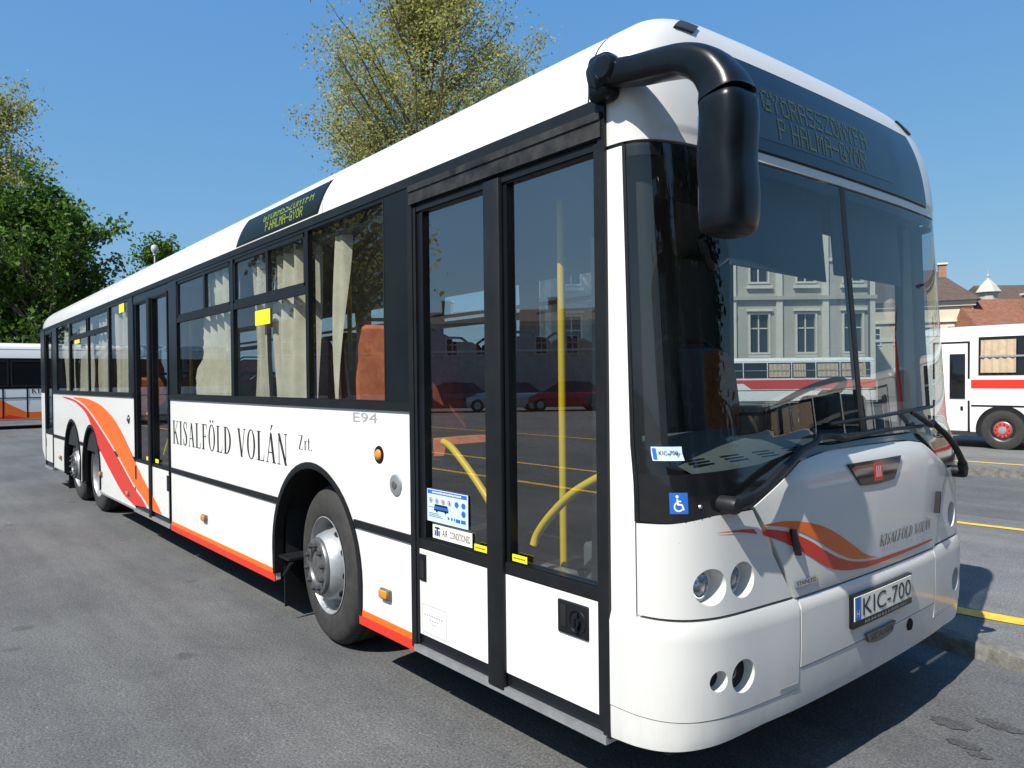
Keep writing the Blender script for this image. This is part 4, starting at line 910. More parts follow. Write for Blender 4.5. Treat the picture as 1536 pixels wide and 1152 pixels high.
B(MB().box(-2.97, -2.80, -1.24, -.90, .44, .455).tube([(-2.8, -1.22, .43), (-2.9, -1.23, .33)], .012), 'flap_bracket', 'black_rubber')
# seats
def make_seat(x, y, rz=0, z0=.62):
    S_ = empty('seat', (x+6, y, z0)); S_.parent = bus; S_.rotation_euler = (0, 0, rz)
    P = [(-.20, .02), (-.24, .3), (-.27, .62), (-.30, .92), (-.30, .98), (-.26, 1.0), (-.21, .97), (-.19, .85), (-.15, .6), (-.12, .3), (-.10, .14), (.22, .17), (.26, .12), (.24, .05), (.0, .02)]
    mb = MB(); n = len(P)
    W_ = lambda z: .21 if z < .8 else .21-.05*((z-.8)/.2)**2
    for i in range(n):
        pass
    L_, Rr = [(px, -W_(pz), pz) for px, pz in P], [(px, W_(pz), pz) for px, pz in P]
    mid1, mid2 = [(px*1.0, -W_(pz)*.85, pz+.012) for px, pz in P], [(px, W_(pz)*.85, pz+.012) for px, pz in P]
    mb.grid([L_, mid1, mid2, Rr], True, True); mb.add(L_, [tuple(range(n))]); mb.add(Rr, [tuple(range(n))])
    mb.build('upholstery', 'seat_orange', S_)
    MB().tube([(-.30, -.16, .9), (-.36, -.18, 1.0), (-.36, -.1, 1.06), (-.36, .1, 1.06), (-.36, .18, 1.0), (-.30, .16, .9)], .014, 8).box(-.325, -.285, -.20, .20, .05, .8).tube([(0, -.12, .03), (.02, -.12, -.26)], .02).tube([(0, .12, .03), (.02, .12, -.26)], .02).build('seat_shell', 'seat_shell', S_)
    return S_
seat0 = make_seat(-2.05, -.93, 0, 1.12); seats = [(-2.92, -.93, 1.12), (-3.75, -.93, .62), (-4.6, -.93, .62), (-7.2, -.93, .66), (-8.05, -.93, .66), (-8.9, -.93, 1.12), (-9.75, -.93, 1.12)]
for x, y, z in [(a-0, b+.45, c) for a, b, c in [(-2.05, -.93, 1.12)]+seats]+seats+[(x, y, z) for x, z in ((-2.1, 1.12), (-3.0, 1.12), (-3.8, .62), (-4.6, .62), (-5.4, .62), (-6.2, .66), (-7.05, .66), (-7.9, .66), (-8.75, 1.12), (-9.6, 1.12)) for y in (.48, .93)]:
    c_ = copy_tree(seat0, bus); c_.location = (x+6, y, z); c_.rotation_euler = (0, 0, 0); c_.scale = (1, 1, .80 if z > 1 else 1)
seat0.scale = (.9, .82, .82); seat0.location.x += .17; seat0.location.y -= .06; seat0.rotation_euler = (0, 0, -R(18))
# curtains gathered beside the window posts
def curtain(x0, x1, z0=1.47, z1=2.535, y=-1.165, seed=0, top=None):
    q = random.Random(seed); n = max(20, int((x1-x0)*110)); rows = []; t0, t1 = top or (x0, x1)
    ph = [q.uniform(0, 6.28) for _ in range(4)]; fr = [q.uniform(20, 28), q.uniform(38, 52), q.uniform(9, 13)]
    for j in range(13):
        t = j/12; r = []
        for i in range(n+1):
            a = i/n; x = lerp(lerp(x0, t0, t), lerp(x1, t1, t), a)
            yy = y+.030*math.sin((x-x0)*fr[0]*1.5+ph[0]+.5*math.sin(t*3))+.012*math.sin((x-x0)*fr[1]*1.6+ph[1])+.010*math.sin(t*5+ph[2]+a*2)
            r.append((x, yy, lerp(z0, z1, t)))
        rows.append(r)
    B(MB().grid(rows, True), 'curtain', 'curtain')
curtain(-4.83, -3.86, seed=1, top=(-4.42, -3.80)); curtain(-3.50, -3.22, seed=2); curtain(-3.17, -2.52, seed=3, top=(-3.1, -2.50)); curtain(-2.27, -2.17, seed=4, top=(-2.20, -2.08))
curtain(-9.55, -8.85, seed=5); curtain(-8.45, -7.86, seed=6); curtain(-7.30, -6.95, seed=7); curtain(-10.7, -10.3, seed=8); curtain(-7.62, -7.5, seed=17)
for k, (a, b) in enumerate([(-1.95, -1.65), (-3.3, -3.0), (-4.75, -4.45), (-6.3, -5.95), (-7.75, -7.4), (-9.3, -8.9)]): curtain(a, b, seed=20+k, y=1.165)
# poles
def pole(P, r=.017): B(MB().tube(P, r, 10), 'pole', 'yellow_paint')
pole([(-.48, -.98, .42), (-.48, -.98, 2.40)]); pole([(-.55, -.92, .60), (-.55, -.92, 1.35)], .013); pole([(-1.30, -.66, .36), (-1.30, -.66, 2.5)]); pole([(-5.25, -.66, .36), (-5.25, -.66, 2.5)]); pole([(-6.66, -.66, .36), (-6.66, -.66, 2.5)])
pole([(-3.1, -.62, .9), (-3.1, -.62, 2.5)]); pole([(-12, .62, 2.2), (-1.3, .62, 2.2)])
B(MB().rbox((-.35, -.80, .62), (.16, .24, .56), .02), 'step_box', 'interior_grey'); B(MB().rbox((-.49, -1.03, .72), (.26, .07, .16), .02), 'door_motor', 'silver')
# driver's place
B(MB().box(-1.20, -1.16, .12, 1.19, .362, 2.40), 'cab_partition', 'interior_dark')
S2 = copy_tree(seat0, bus); S2.location = (-.72+6, .62, .78); S2.scale = (1, 1, 1)
B(MB().rbox((-.95, .62, 1.38), (.14, .50, .85), .05, 3, Matrix.Rotation(-.12, 3, 'Y')), 'driver_seat_back', 'seat_shell')
rows = [[(x, y, z+ (0 if k < 3 else 0)) for x, z in ((.30, 1.15), (.325, 1.24), (.30, 1.272), (.10, 1.335), (-.14, 1.375), (-.22, 1.33), (-.24, .7))] for k, y in enumerate([-1.06, -.9, -.6, -.3, 0, .3, .6, .9, 1.14])]
for k, r in enumerate(rows):
    for i, p_ in enumerate(r):
        y = p_[1]; f_ = fyz(y, 1.4)[0]-.055
        r[i] = (min(p_[0], f_), y, p_[2])
dash = B(MB().grid(rows, True), 'dashboard', 'dash_grey')
mb = MB()
for k in range(9):
    y = -.94+.22*k; f_ = fyz(y, 1.4)[0]-.055
    for j in range(3): mb.box(min(.235, f_-.05)-.022*j-.005, min(.235, f_-.05)-.022*j+.003, y-.06, y+.06, 1.25+.0063*j, 1.2955+.0070*j)
B(mb, 'air_vents', 'dark_void', dash)
B(MB().rbox((-.02, .52, 1.43), (.16, .46, .17), .04, 3).rbox((-.02, -.05, 1.41), (.14, .22, .13), .02).rbox((.02, -.30, 1.42), (.03, .16, .12), .01), 'instrument_pod', 'seat_shell', dash)
Rt = Matrix.Rotation(-.55, 3, 'Y'); mb = MB(); c_ = Vector((-.23, .60, 1.47))
ringp = [c_+Rt @ Vector((.235*math.cos(2*math.pi*k/36), .235*math.sin(2*math.pi*k/36), 0)) for k in range(37)]
mb.tube(ringp, .016, 8)
for a in (.5, 2.6, 4.7): mb.tube([c_+Rt @ Vector((.23*math.cos(a), .23*math.sin(a), 0)), c_+Rt @ Vector((0, 0, -.05))], .014, 6)
mb.tube([c_+Rt @ Vector((0, 0, -.03)), c_+Rt @ Vector((.05, 0, -.35))], .03, 8)
B(mb, 'steering_wheel', 'seat_shell')
# sun blinds and inner pillars behind the windscreen
def inner(y0, y1, z0, z1, gap, name, m, n=8, sl=0):
    B(patch(lambda a, b: (uy(lerp(y0, y1, a)), lerp(z0+sl*a, z1, b)), n, 6, -gap, .008), name, m)
inner(-.74, -.03, 2.06, 2.43, .09, 'sun_blind', 'blind', 10, -.02); inner(.06, .80, 2.08, 2.43, .09, 'sun_blind', 'blind', 10)
for s in (-1, 1): B(patch(lambda a, b: (s*lerp(.90, .80, a), lerp(1.36, 2.43, b)), 4, 10, -.07, .03), 'inner_pillar', 'interior_dark')
B(MB().box(-.02, .03, -1.15, -1.05, .4, 2.45), 'inner_pillar', 'interior_dark')
B(MB().box(.02, .06, -1.05, -.55, 1.4, 2.4).xf(lambda x, y, z: (x-.25, y, z)), 'cab_screen', 'interior_dark')
B(MB().rbox((.10, -.62, 2.17), (.05, .30, .16), .03, 3, Matrix.Rotation(.5, 3, 'X')).tube([(.12, -.5, 2.42), (.10, -.58, 2.2)], .012), 'inside_mirror', 'black_gloss')
B(MB().box(-.30, .20, -1.05, 1.05, 2.44, 2.47), 'header_box', 'interior_dark')
# ================================================================== trees
def tree(name, label, base, zc, rx, rz, leaf, nlimb, ntwig, nleaf, ls, seed, group=None, trunk=.28, ry=None, clump=.55, bare=0):
    q = random.Random(seed); t = tag(empty(name, base), label, 'tree', group); ry = ry or rx
    tr, lf = MB(), MB(); top = Vector((q.uniform(-.4, .4), q.uniform(-.4, .4), zc+rz*.55))
    tp = catmull([(0, 0, 0), (q.uniform(-.2, .2), q.uniform(-.2, .2), zc*.35), (q.uniform(-.3, .3), q.uniform(-.3, .3), zc*.75), tuple(top)], 5)
    tr.tube(tp, [lerp(trunk, trunk*.18, (k/(len(tp)-1))**.8) for k in range(len(tp))], 8)
    tips = []
    def rndin():
        while True:
            v = Vector((q.uniform(-1, 1), q.uniform(-1, 1), q.uniform(-1, 1)))
            if .25 < v.length < 1: break
        v = v.normalized()*(v.length**.45); k = 1+.16*math.sin(v.x*5+seed)*math.cos(v.y*4+seed*2)+.10*math.sin(v.z*7+seed)
        return Vector((v.x*rx*k, v.y*ry*k, zc+v.z*rz*k))
    for i in range(nlimb):
        e = rndin(); h = min(top.z*.95, max(zc-rz*.9, e.z-.45*math.hypot(e.x, e.y)-rz*.12)); s0 = tp[min(len(tp)-1, int(h/top.z*(len(tp)-1)))]
        md = s0.lerp(e, .5)+Vector((q.uniform(-.4, .4), q.uniform(-.4, .4), q.uniform(0, .5)))
        P = catmull([tuple(s0), tuple(md), tuple(e)], 4); r0 = trunk*q.uniform(.22, .38)
        tr.tube(P, [lerp(r0, .018, k/(len(P)-1)) for k in range(len(P))], 5, False)
        for j in range(ntwig):
            o = P[q.randrange(3, len(P))]; d = Vector((q.gauss(0, 1), q.gauss(0, 1), q.gauss(.25, .8))).normalized()*q.uniform(.4, 1.0)*min(rx, rz)*.26
            tr.tube([o, o+d*.55+Vector((0, 0, .06)), o+d], [.018, .012, .006], 3, False); tips.append((o+d*q.uniform(.4, 1.05), d))
    for i in range(bare):
        e = rndin()*1.0; e = Vector((e.x*1.12, e.y*1.12, zc+(e.z-zc)*1.2)); s0 = tp[-6]; tr.tube([tuple(s0), tuple(s0.lerp(e, .5)+Vector((0, 0, .4))), tuple(e)], [.05, .03, .006], 4, False)
    for o, d in tips:
        c_ = q.uniform(.5, 1.3)
        for k in range(int(nleaf*c_)):
            p = o+Vector((q.gauss(0, clump), q.gauss(0, clump), q.gauss(0, clump*.7)))*c_
            n = Vector((q.gauss(0, 1), q.gauss(0, 1), q.gauss(.6, .9))).normalized(); a = n.orthogonal().normalized(); a = Matrix.Rotation(q.uniform(0, 6.28), 3, n) @ a; b = n.cross(a); s_ = ls*q.uniform(.6, 1.35)
            lf.add([p-a*s_, p-b*s_*.62-a*s_*.1, p+a*s_, p+b*s_*.62-a*s_*.1+n*s_*.2], [(0, 1, 2, 3)])
    tr.build('trunk', 'bark', t, fix=False); lf.build('crown', leaf, t, fix=False)
    return t
tree('plane_tree', 'tall sparse plane tree with olive spring leaves rising behind the middle of the bus roof', (-31.6, 19.2, 0), 16.0, 6.0, 7.6, 'leaf_olive', 150, 12, 50, .080, 14, trunk=.30, clump=.50, bare=4)
tree('maple_tree', 'dense bright green maple tree standing over the far bus at the left edge', (-39.8, 2.5, 0), 6.6, 3.4, 4.7, 'leaf_green', 100, 11, 30, .12, 5, trunk=.25, clump=.29, bare=12)
tree('plane_tree', 'sparse olive plane tree behind the green maple, cut by the left picture edge', (-60, 0.6, 0), 14.0, 6.0, 8.0, 'leaf_olive', 220, 13, 34, .11, 8, trunk=.36, clump=.55, bare=4)
tree('maple_tree', 'small green tree top showing over the rear roof of the bus beside a lamp globe', (-57.5, 12.6, 0), 8.4, 2.0, 3.5, 'leaf_green', 50, 9, 20, .13, 21, trunk=.2, clump=.4, bare=3)
tree('maple_tree', 'tree with shade put into its dark leaf colour, behind the far bus below the bright maple', (-46, -1.5, 0), 5.2, 5.5, 5.0, 'leaf_dark', 90, 10, 24, .19, 31, trunk=.3, clump=.5)  # leaf colour darkened to imitate foliage in shade
tree('maple_tree', 'dark green tree filling the gap right of the bright maple above the bus rear', (-49, 5.2, 0), 3.4, 3.4, 3.2, 'leaf_dark', 70, 10, 24, .19, 32, trunk=.3, clump=.5)
# trees on the street side, mirrored in the side windows
for k, (x, y, lab) in enumerate([(-30, -15.2, 'olive plane tree across the yard, mirrored in the rear side windows'), (-35, -18.5, 'olive plane tree across the yard, mirrored in the window behind the front door')]):
    tree('plane_tree', lab, (x, y, 0), 9.5, 4.6, 5.0, 'leaf_olive', 70, 9, 12, .15, 40+k, 'plane trees across the yard', trunk=.3, clump=.45)

for x, y, h, lab in ((20.5, 16.2, 9.0, 'added unseen dark tree nearest the coaches, darkening the windscreen reflection'), (21, 8.5, 8.6, 'added unseen dark tree between two others, darkening the windscreen reflection'), (20, -2.5, 8.2, 'added unseen dark tree farthest from the coaches, darkening the windscreen reflection')):  # unseen trees, added so that the left of the windscreen reflects dark
    tree('maple_tree', lab, (x, y, 0), h, 4.0 if y < 16 else 3.2, h-1, 'leaf_dark', 90, 10, 24, .2, int(50+x), 'added dark trees ahead of our bus', trunk=.3, clump=.5)

# ================================================================== other buses
def coach(name, label, loc, rz, L=11.0, livery='red', cat='bus', drv=True):
    t = tag(empty(name, loc, rz), label, cat)
    pr = [(.10, .30), (.02, .34), (0, .55), (0, 1.4), (.03, 2.3), (.05, 2.78), (.10, 2.92), (.24, 3.0), (.6, 3.05), (1.25, 3.07)]; pr = pr+[(2.5-y, z) for y, z in pr[-2::-1]]
    xs_ = [(0, .93), (.03, .97), (.12, .995), (.3, 1), (L-.3, 1), (L-.12, .995), (L-.03, .97), (L, .93)]
    mb = MB(); rows = [[(x, 1.25+(y-1.25)*k, .30+(z-.30)*lerp(k, 1, .5)) for y, z in pr] for x, k in xs_]
    mb.grid(rows, True); mb.add(rows[0], [tuple(range(len(pr)))]); mb.add(rows[-1], [tuple(range(len(pr)))]); mb.build('body', 'white_paint', t)
    yw = lambda z: interp(z, [.55, 1.4, 2.3, 2.78], [0, 0, .03, .05])
    x0 = 1.42 if drv else .3; k = 0
    while x0 < L-.6:
        x1 = min(x0+1.42, L-.35); zb, zt = 1.80, 2.74
        if livery == 'orange': zb, zt = 1.5, 2.42
        f_ = MB().holed(x0, x1, zb, zt, [(x0+.05, x1-.05, zb+.05, zt-.05)], -.012, .02); f_.xf(lambda x, y, z: (x, y+yw(z), z)); fo = f_.build('window', 'black_rubber', t)
        g_ = MB().add([(x0+.05, yw(zb)-.004, zb+.05), (x1-.05, yw(zb)-.004, zb+.05), (x1-.05, yw(zt)-.004, zt-.05), (x0+.05, yw(zt)-.004, zt-.05)], [(0, 1, 2, 3)]); g_.build('pane', 'black_gloss', fo)
        if livery == 'red':
            MB().box(x0+.05, x1-.05, .008, .012, 2.24, 2.28).xf(lambda x, y, z: (x, y-.07+yw(z), z)).build('window_bar', 'silver', fo)
            if k % 2 == 0 or k > 2:
                rows = [[(lerp(x0+.06, x1-.10-.5*(k % 3 == 0), i/22), yw(z)-.034+.019*math.sin(i*1.35+.4*math.sin(z*3)), z) for i in range(23)] for z in [zb+.06+.1*j for j in range(9)]]
                MB().grid(rows, True).build('curtain', 'curtain_tan', fo)
        x0 = x1+.06; k += 1
    if drv:
        d = MB().holed(.42, 1.18, .42, 2.60, [], -.012, .02).xf(lambda x, y, z: (x, y+yw(z), z)).build('driver_door', 'white_paint', t)
        MB().rbox((.95, -.014, 1.78), (.36, .02, 1.12), .009, 2).xf(lambda x, y, z: (x, y+yw(z)*.8, z)).build('pane', 'black_gloss', d)
        MB().box(1.18, 1.23, -.015, .02, .40, 2.60).box(.37, .42, -.015, .02, .40, 2.60).box(.37, 1.23, -.0152, .02, 2.60, 2.65).xf(lambda x, y, z: (x, y+yw(z), z)).build('seal', 'black_rubber', d)
        MB().rbox((1.05, -.016, .98), (.06, .02, .10), .006, 2).build('handle', 'black_frame', d)
    if livery == 'red':
        MB().plate([(1.26, 1.69), (L-.02, 1.69), (L-.02, 1.12), (3.35, 1.12), (2.85, 1.48), (1.26, 1.48)], -.006, .01).build('stripe', 'red_stripe', t)
        MB().box(1.26, L-.02, -.010, .01, 1.03, 1.07).build('rub_strip', 'black_rubber', t)
        MB().box(.1, L-.05, -.004, .01, .31, .40).build('skirt', 'seat_shell', t)
    else:
        MB().box(.05, L-.05, -.005, .01, 1.42, 2.50).xf(lambda x, y, z: (x, y+yw(z), z)).build('window_band', 'black_gloss', t)
        MB().plate([(8.2, .36), (L-.4, .36), (L-.4, .60), (11.1, .60), (9.9, 1.30), (8.2, 1.30)], -.006, .01).build('stripe', 'orange_stripe', t)
        MB().plate([(10.0, .36), (11.2, .36), (10.6, .52)], -.010, -.0065).build('stripe', 'red_stripe', t)
        MB().box(.05, L-.05, -.012, .01, 1.09, 1.12).build('rub_strip', 'black_rubber', t)
        for x in (2.2, 5.3, 7.2, 8.9, 10.4, 11.12): MB().box(x, x+.05, -.011, .01, .4, 1.42).build('panel_seam', 'black_rubber', t)
        ps, wd = serif_text('KISALFÖLD VOLÁN'); put([[(x*2.4/wd, z*.2) for x, z in p] for p in ps], lambda a, b, o: (11.26+a, -.007-o, 1.25+b)).build('lettering', 'ink', t)
    for xw in ((1.95, 7.9) if L > 9 else (1.9, 6)):
        wz = .47; ra = .56
        o_ = arc(xw, wz, ra, 180, 0, 20); MB().plate([(xw-ra, .30)]+o_+[(xw+ra, .30)], -.008, .005).build('wheel_arch', 'dark_void', t)
        MB().grid([[(x, -.014, z) for x, z in arc(xw, wz, ra+.03, 190, -10, 20)], [(x, -.014, z) for x, z in arc(xw, wz, ra-.02, 190, -10, 20)]], False).build('wheel_arch', 'black_rubber', t)
        W = empty('wheel', (xw, -.012, wz)); W.parent = t
        MB().lathe([(.28, -.004), (.34, -.018), (.42, -.014), (.47, .0), (.475, .03)], (0, 0, 0), 'y', 36).build('tyre', 'tyre_rubber', W)
        MB().lathe([(.285, -.006), (.255, .02), (.22, .01), (.19, -.006), (.19, -.012), (0, -.012)], (0, 0, 0), 'y', 30).build('rim', 'hub_steel', W)
        if livery == 'red':
            MB().lathe([(.19, -.016), (.18, -.03), (.10, -.034), (.098, -.02)], (0, 0, 0), 'y', 30).build('hub', 'lamp_red', W)
            MB().lathe([(.0975, -.022), (.09, -.045), (.05, -.05), (0, -.05)], (0, 0, 0), 'y', 24).build('hub_cap', 'rim_steel', W)
            mb = MB()
            for k in range(10): a = .628*k; mb.lathe([(0, -.050), (.016, -.048), (.018, -.03)], (.145*math.cos(a), 0, .145*math.sin(a)), 'y', 6)
            mb.build('bolts', 'bolt_steel', W)
    MB().box(.02, L-.02, -.006, .01, 2.80, 2.83).xf(lambda x, y, z: (x, y+.055, z)).build('gutter', 'white_front', t)
    return t
coach('coach', 'white coach with red band and beige curtains parked at the right picture edge', (-6.42, 17.5, -.25), 0)
coach('coach', 'white coach with red band farther right along the row, mirrored in the windscreen', (6.9, 17.7, -.25), R(1))
coach('city_bus', 'white bus with black window band and orange skirt under the maple at the left edge', (-29.6, -10.4, 0), R(90), 15.0, 'orange', drv=False)

# ================================================================== houses
def facade(t, name, x0, x1, y, z0, z1, win, m, depth=.3, frame='facade_trim'):
    """wall along x at y with recessed windows (xc, zc, w, h) as parts"""
    hs = [(a-w_/2, a+w_/2, b-h/2, b+h/2) for a, b, w_, h in win]
    MB().holed(x0, x1, z0, z1, hs, y, y+depth).build(name, m, t)
    for h in hs:
        f_ = MB().holed(h[0]-.12, h[1]+.12, h[2]-.12, h[3]+.14, [h], y-.06, y+.02).build('window', frame, t)
        MB().add([(h[0], y+.2, h[2]), (h[1], y+.2, h[2]), (h[1], y+.2, h[3]), (h[0], y+.2, h[3])], [(0, 1, 2, 3)]).build('pane', 'window_dark', f_)
        MB().box((h[0]+h[1])/2-.04, (h[0]+h[1])/2+.04, y+.14, y+.19, h[2], h[3]).box(h[0], h[1], y+.14, y+.185, lerp(h[2], h[3], .62), lerp(h[2], h[3], .62)+.08).build('glazing_bar', frame, f_)
def hip(x0, x1, y0, y1, z0, z1, ov=.6, rl=None):
    x0 -= ov; x1 += ov; y0 -= ov; y1 += ov; h = min(x1-x0, y1-y0)/2 if rl is None else rl
    return MB().add([(x0, y0, z0), (x1, y0, z0), (x1, y1, z0), (x0, y1, z0), (x0+h, (y0+y1)/2, z1), (x1-h, (y0+y1)/2, z1)], [(0, 1, 5, 4), (1, 2, 5), (2, 3, 4, 5), (3, 0, 4), (3, 2, 1, 0)])
def chimney(t, x, y, z0, z1, w_=.7):
    c_ = MB().box(x-w_/2, x+w_/2, y-w_/2, y+w_/2, z0, z1).build('chimney', 'chimney_brick', t); MB().box(x-w_/2-.1, x+w_/2+.1, y-w_/2-.1, y+w_/2+.1, z1, z1+.15).build('cap', 'facade_trim', c_)
def house(name, label, loc, rz, W, D, H, RH, wm, rm, wins, chim=(), cat='house', cornice=True, rl=None):
    t = tag(empty(name, loc, rz), label, cat)
    facade(t, 'wall', 0, W, 0, 0, H, wins, wm)
    MB().box(0, .3, .302, D, 0, H).box(W-.3, W, .302, D, 0, H).box(.3, W-.3, D-.3, D-.002, 0, H).build('wall', wm, t)
    if cornice: MB().box(-.15, W+.15, -.2, D+.15, H+.002, H+.22).box(-.22, W+.22, -.32, D+.22, H+.22, H+.42).box(-.05, W+.05, -.1, -.002, H*.62, H*.62+.22).build('cornice', 'facade_trim', t)
    hip(0, W, 0, D, H+(.43 if cornice else 0), H+RH, .5, rl).build('roof', rm, t)
    for c_ in chim: chimney(t, *c_)
    return t
def pt(u, v, D):
    d = F+R2*((u-768)/FPX)-U2*((v-576)/FPX); return CAMLOC+d*D
ang = math.atan2(R2.y, R2.x)
o = pt(1461, 576, 60); va = ang-R(24); W_ = 15
villa = house('villa', 'cream house with dark brown hipped roof and chimneys, above the coach at the right', (o.x-math.cos(va)*W_, o.y-math.sin(va)*W_, -.25), va, W_, 12, 7.2, 3.7, 'facade_cream', 'roof_brown', [(13.6-1.9*k, 4.9, .8, 1.3) for k in range(7)], [(11.2, 5.5, 9.6, 11.6), (13.3, 4.6, 9.0, 11.1, .6), (9.3, 4.5, 9.4, 11.4, .8)], rl=2.7)
MB().box(-.12, W_+.12, -.16, -.003, 5.95, 6.1).box(W_+.002, W_+.12, 0, 12, 5.95, 6.1).build('string_course', 'facade_trim', villa)
MB().tube([(11.2, 5.5, 11.2), (11.2, 5.5, 15.0)], .035, 5).tube([(10.9, 5.5, 13.6), (11.5, 5.5, 13.6)], .02, 4).tube([(10.95, 5.5, 13.0), (11.45, 5.5, 13.0)], .02, 4).build('antenna', 'wire', villa)
o = pt(1478, 576, 57)
house('house', 'low house with weathered orange tiled roof at the right edge', (o.x, o.y, -.25), ang, 16, 9, 4.8, 3.0, 'facade_cream', 'roof_orange', [(2+2.5*k, 3.2, 1, 1.5) for k in range(5)], [(4.9, 2.4, 6.5, 7.9, .6)], cornice=False, rl=.9)
o = pt(1483, 576, 84)
tw = tag(empty('turret', (o.x, o.y, 0)), 'pale domed roof turret between the brown and the orange roof', 'tower')
MB().lathe([(.95, 6), (.95, 10.2), (1.06, 10.25), (1.06, 10.45)], (0, 0, 0), 'z', 8, False).build('drum', 'facade_grey', tw)
MB().lathe([(1.30, 10.45), (1.30, 10.52), (1.18, 10.68), (.85, 11.2), (.48, 11.62), (.22, 11.86), (.10, 12.1), (.16, 12.25), (.16, 12.36), (.05, 12.5), (.02, 13.2)], (0, 0, 0), 'z', 8, False).build('dome', 'facade_grey', tw)
MB().box(-3, 3, -2, 3, 0, 6.2).build('base', 'facade_grey', tw)
o = pt(1500, 576, 95)
house('house', 'far house with grey brown roof behind the turret', (o.x, o.y, 0), ang, 26, 12, 9.6, 3.6, 'facade_grey', 'roof_brown', [(3+3*k, 7.5, 1.1, 1.7) for k in range(7)], [], rl=1.0)
o = pt(-6, 576, 58)
house('house', 'grey roofed house almost hidden behind the trees at the left edge', (o.x-R2.x*9, o.y-R2.y*9, 0), ang, 9.6, 9, 9.6, 3.4, 'facade_grey', 'roof_grey', [(2+2.2*k, 7.9, 1.0, 1.6) for k in range(4)])
o = pt(1300, 576, 76)
house('house', 'pale house with grey roof right of the public building, seen through the windscreen', (o.x, o.y, -.25), ang, 8.5, 10, 8.9, 2.6, 'facade_cream', 'roof_grey', [(1.5+2.2*k, zz, 1.0, 1.6) for k in range(3) for zz in (3.4, 6.6)], [], rl=1.5)
# big cream public building, mirrored in the windscreen
wn = [(2.0+3.1*k, 9.4, 1.15, 2.8) for k in range(7)]+[(2.0+3.1*k, 4.6, 1.2, 2.5) for k in range(7)]
o = pt(1312, 576, 50)
hall = house('public_building', 'tall grey cream public building with pilasters, seen through the windscreen', (o.x-R2.x*22, o.y-R2.y*22, -.25), ang, 22, 14, 15, 4, 'facade_grey', 'roof_grey', wn)
mb = MB()
for k in range(8): mb.box(.25+3.05*k, .65+3.05*k, -.16, -.002, .2, 14.8)
mb.build('pilasters', 'facade_trim', hall)
mb = MB()
for k in range(7):
    xc = 2.0+3.1*k
    mb.add([(xc-.95, y, 11.05) for y in (-.22, -.002)]+[(xc+.95, y, 11.05) for y in (-.22, -.002)]+[(xc, y, 11.65) for y in (-.22, -.002)], [(0, 2, 4), (1, 5, 3), (0, 1, 3, 2), (2, 3, 5, 4), (4, 5, 1, 0)])
    mb.box(xc-.85, xc+.85, -.20, -.002, 7.55, 7.75).box(xc-.85, xc+.85, -.18, -.002, 6.05, 6.22).box(xc-.7, xc+.7, -.14, -.002, 3.0, 3.18)
mb.build('window_pediments', 'facade_trim', hall)
MB().box(-.1, 22.1, -.2, -.002, .0, 1.4).box(-.1, 22.1, -.26, -.003, 6.8, 7.05).build('plinth', 'facade_grey', hall)
MB().tube([(21.6, -.12, .2), (21.6, -.12, 14.8)], .07, 8).build('drainpipe', 'hub_steel', hall)
o = pt(1335, 576, 43)
cf = coach('coach', 'white coach with beige curtains in front of the public building, seen through the windscreen', (o.x-R2.x*11, o.y-R2.y*11, -.25), ang)
cf.scale = (.93, .93, .93)
house('house', 'pale house with grey roof beyond the coaches, mirrored at the right of the windscreen', (-4, 47, 0), 0, 15, 10, 8.6, 3.2, 'facade_cream', 'roof_grey', [(1.5+2.4*k, 6.0, 1.0, 1.6) for k in range(6)], [(4, 4, 9.5, 12.3), (10, 4, 9.5, 12.3)])
house('apartment_house', 'long shaded apartment house ahead of our bus, mirrored at the left windscreen edge', (29, 22, 0), R(-90), 56, 12, 9.0, 3.0, 'facade_grey', 'roof_brown', [(3+4*k, zz, 1.2, 1.8) for k in range(13) for zz in (3.0, 6.6)], [(6+9*k, 5, 10.0, 12.6, 1.0) for k in range(6)])
# long shaded terrace across the yard, mirrored in the doors
row = house('terraced_house', 'long shaded terrace with many chimneys, mirrored in the door glass', (-28, -72, 0), R(143.1), 70, 11, 6.9, 2.2, 'facade_grey', 'roof_brown', [(2.5+3.2*k, 4.9, 1.1, 1.7) for k in range(21)], [(4+6*k, 4.6, 7.5, 10.1, 1.0) for k in range(11)])

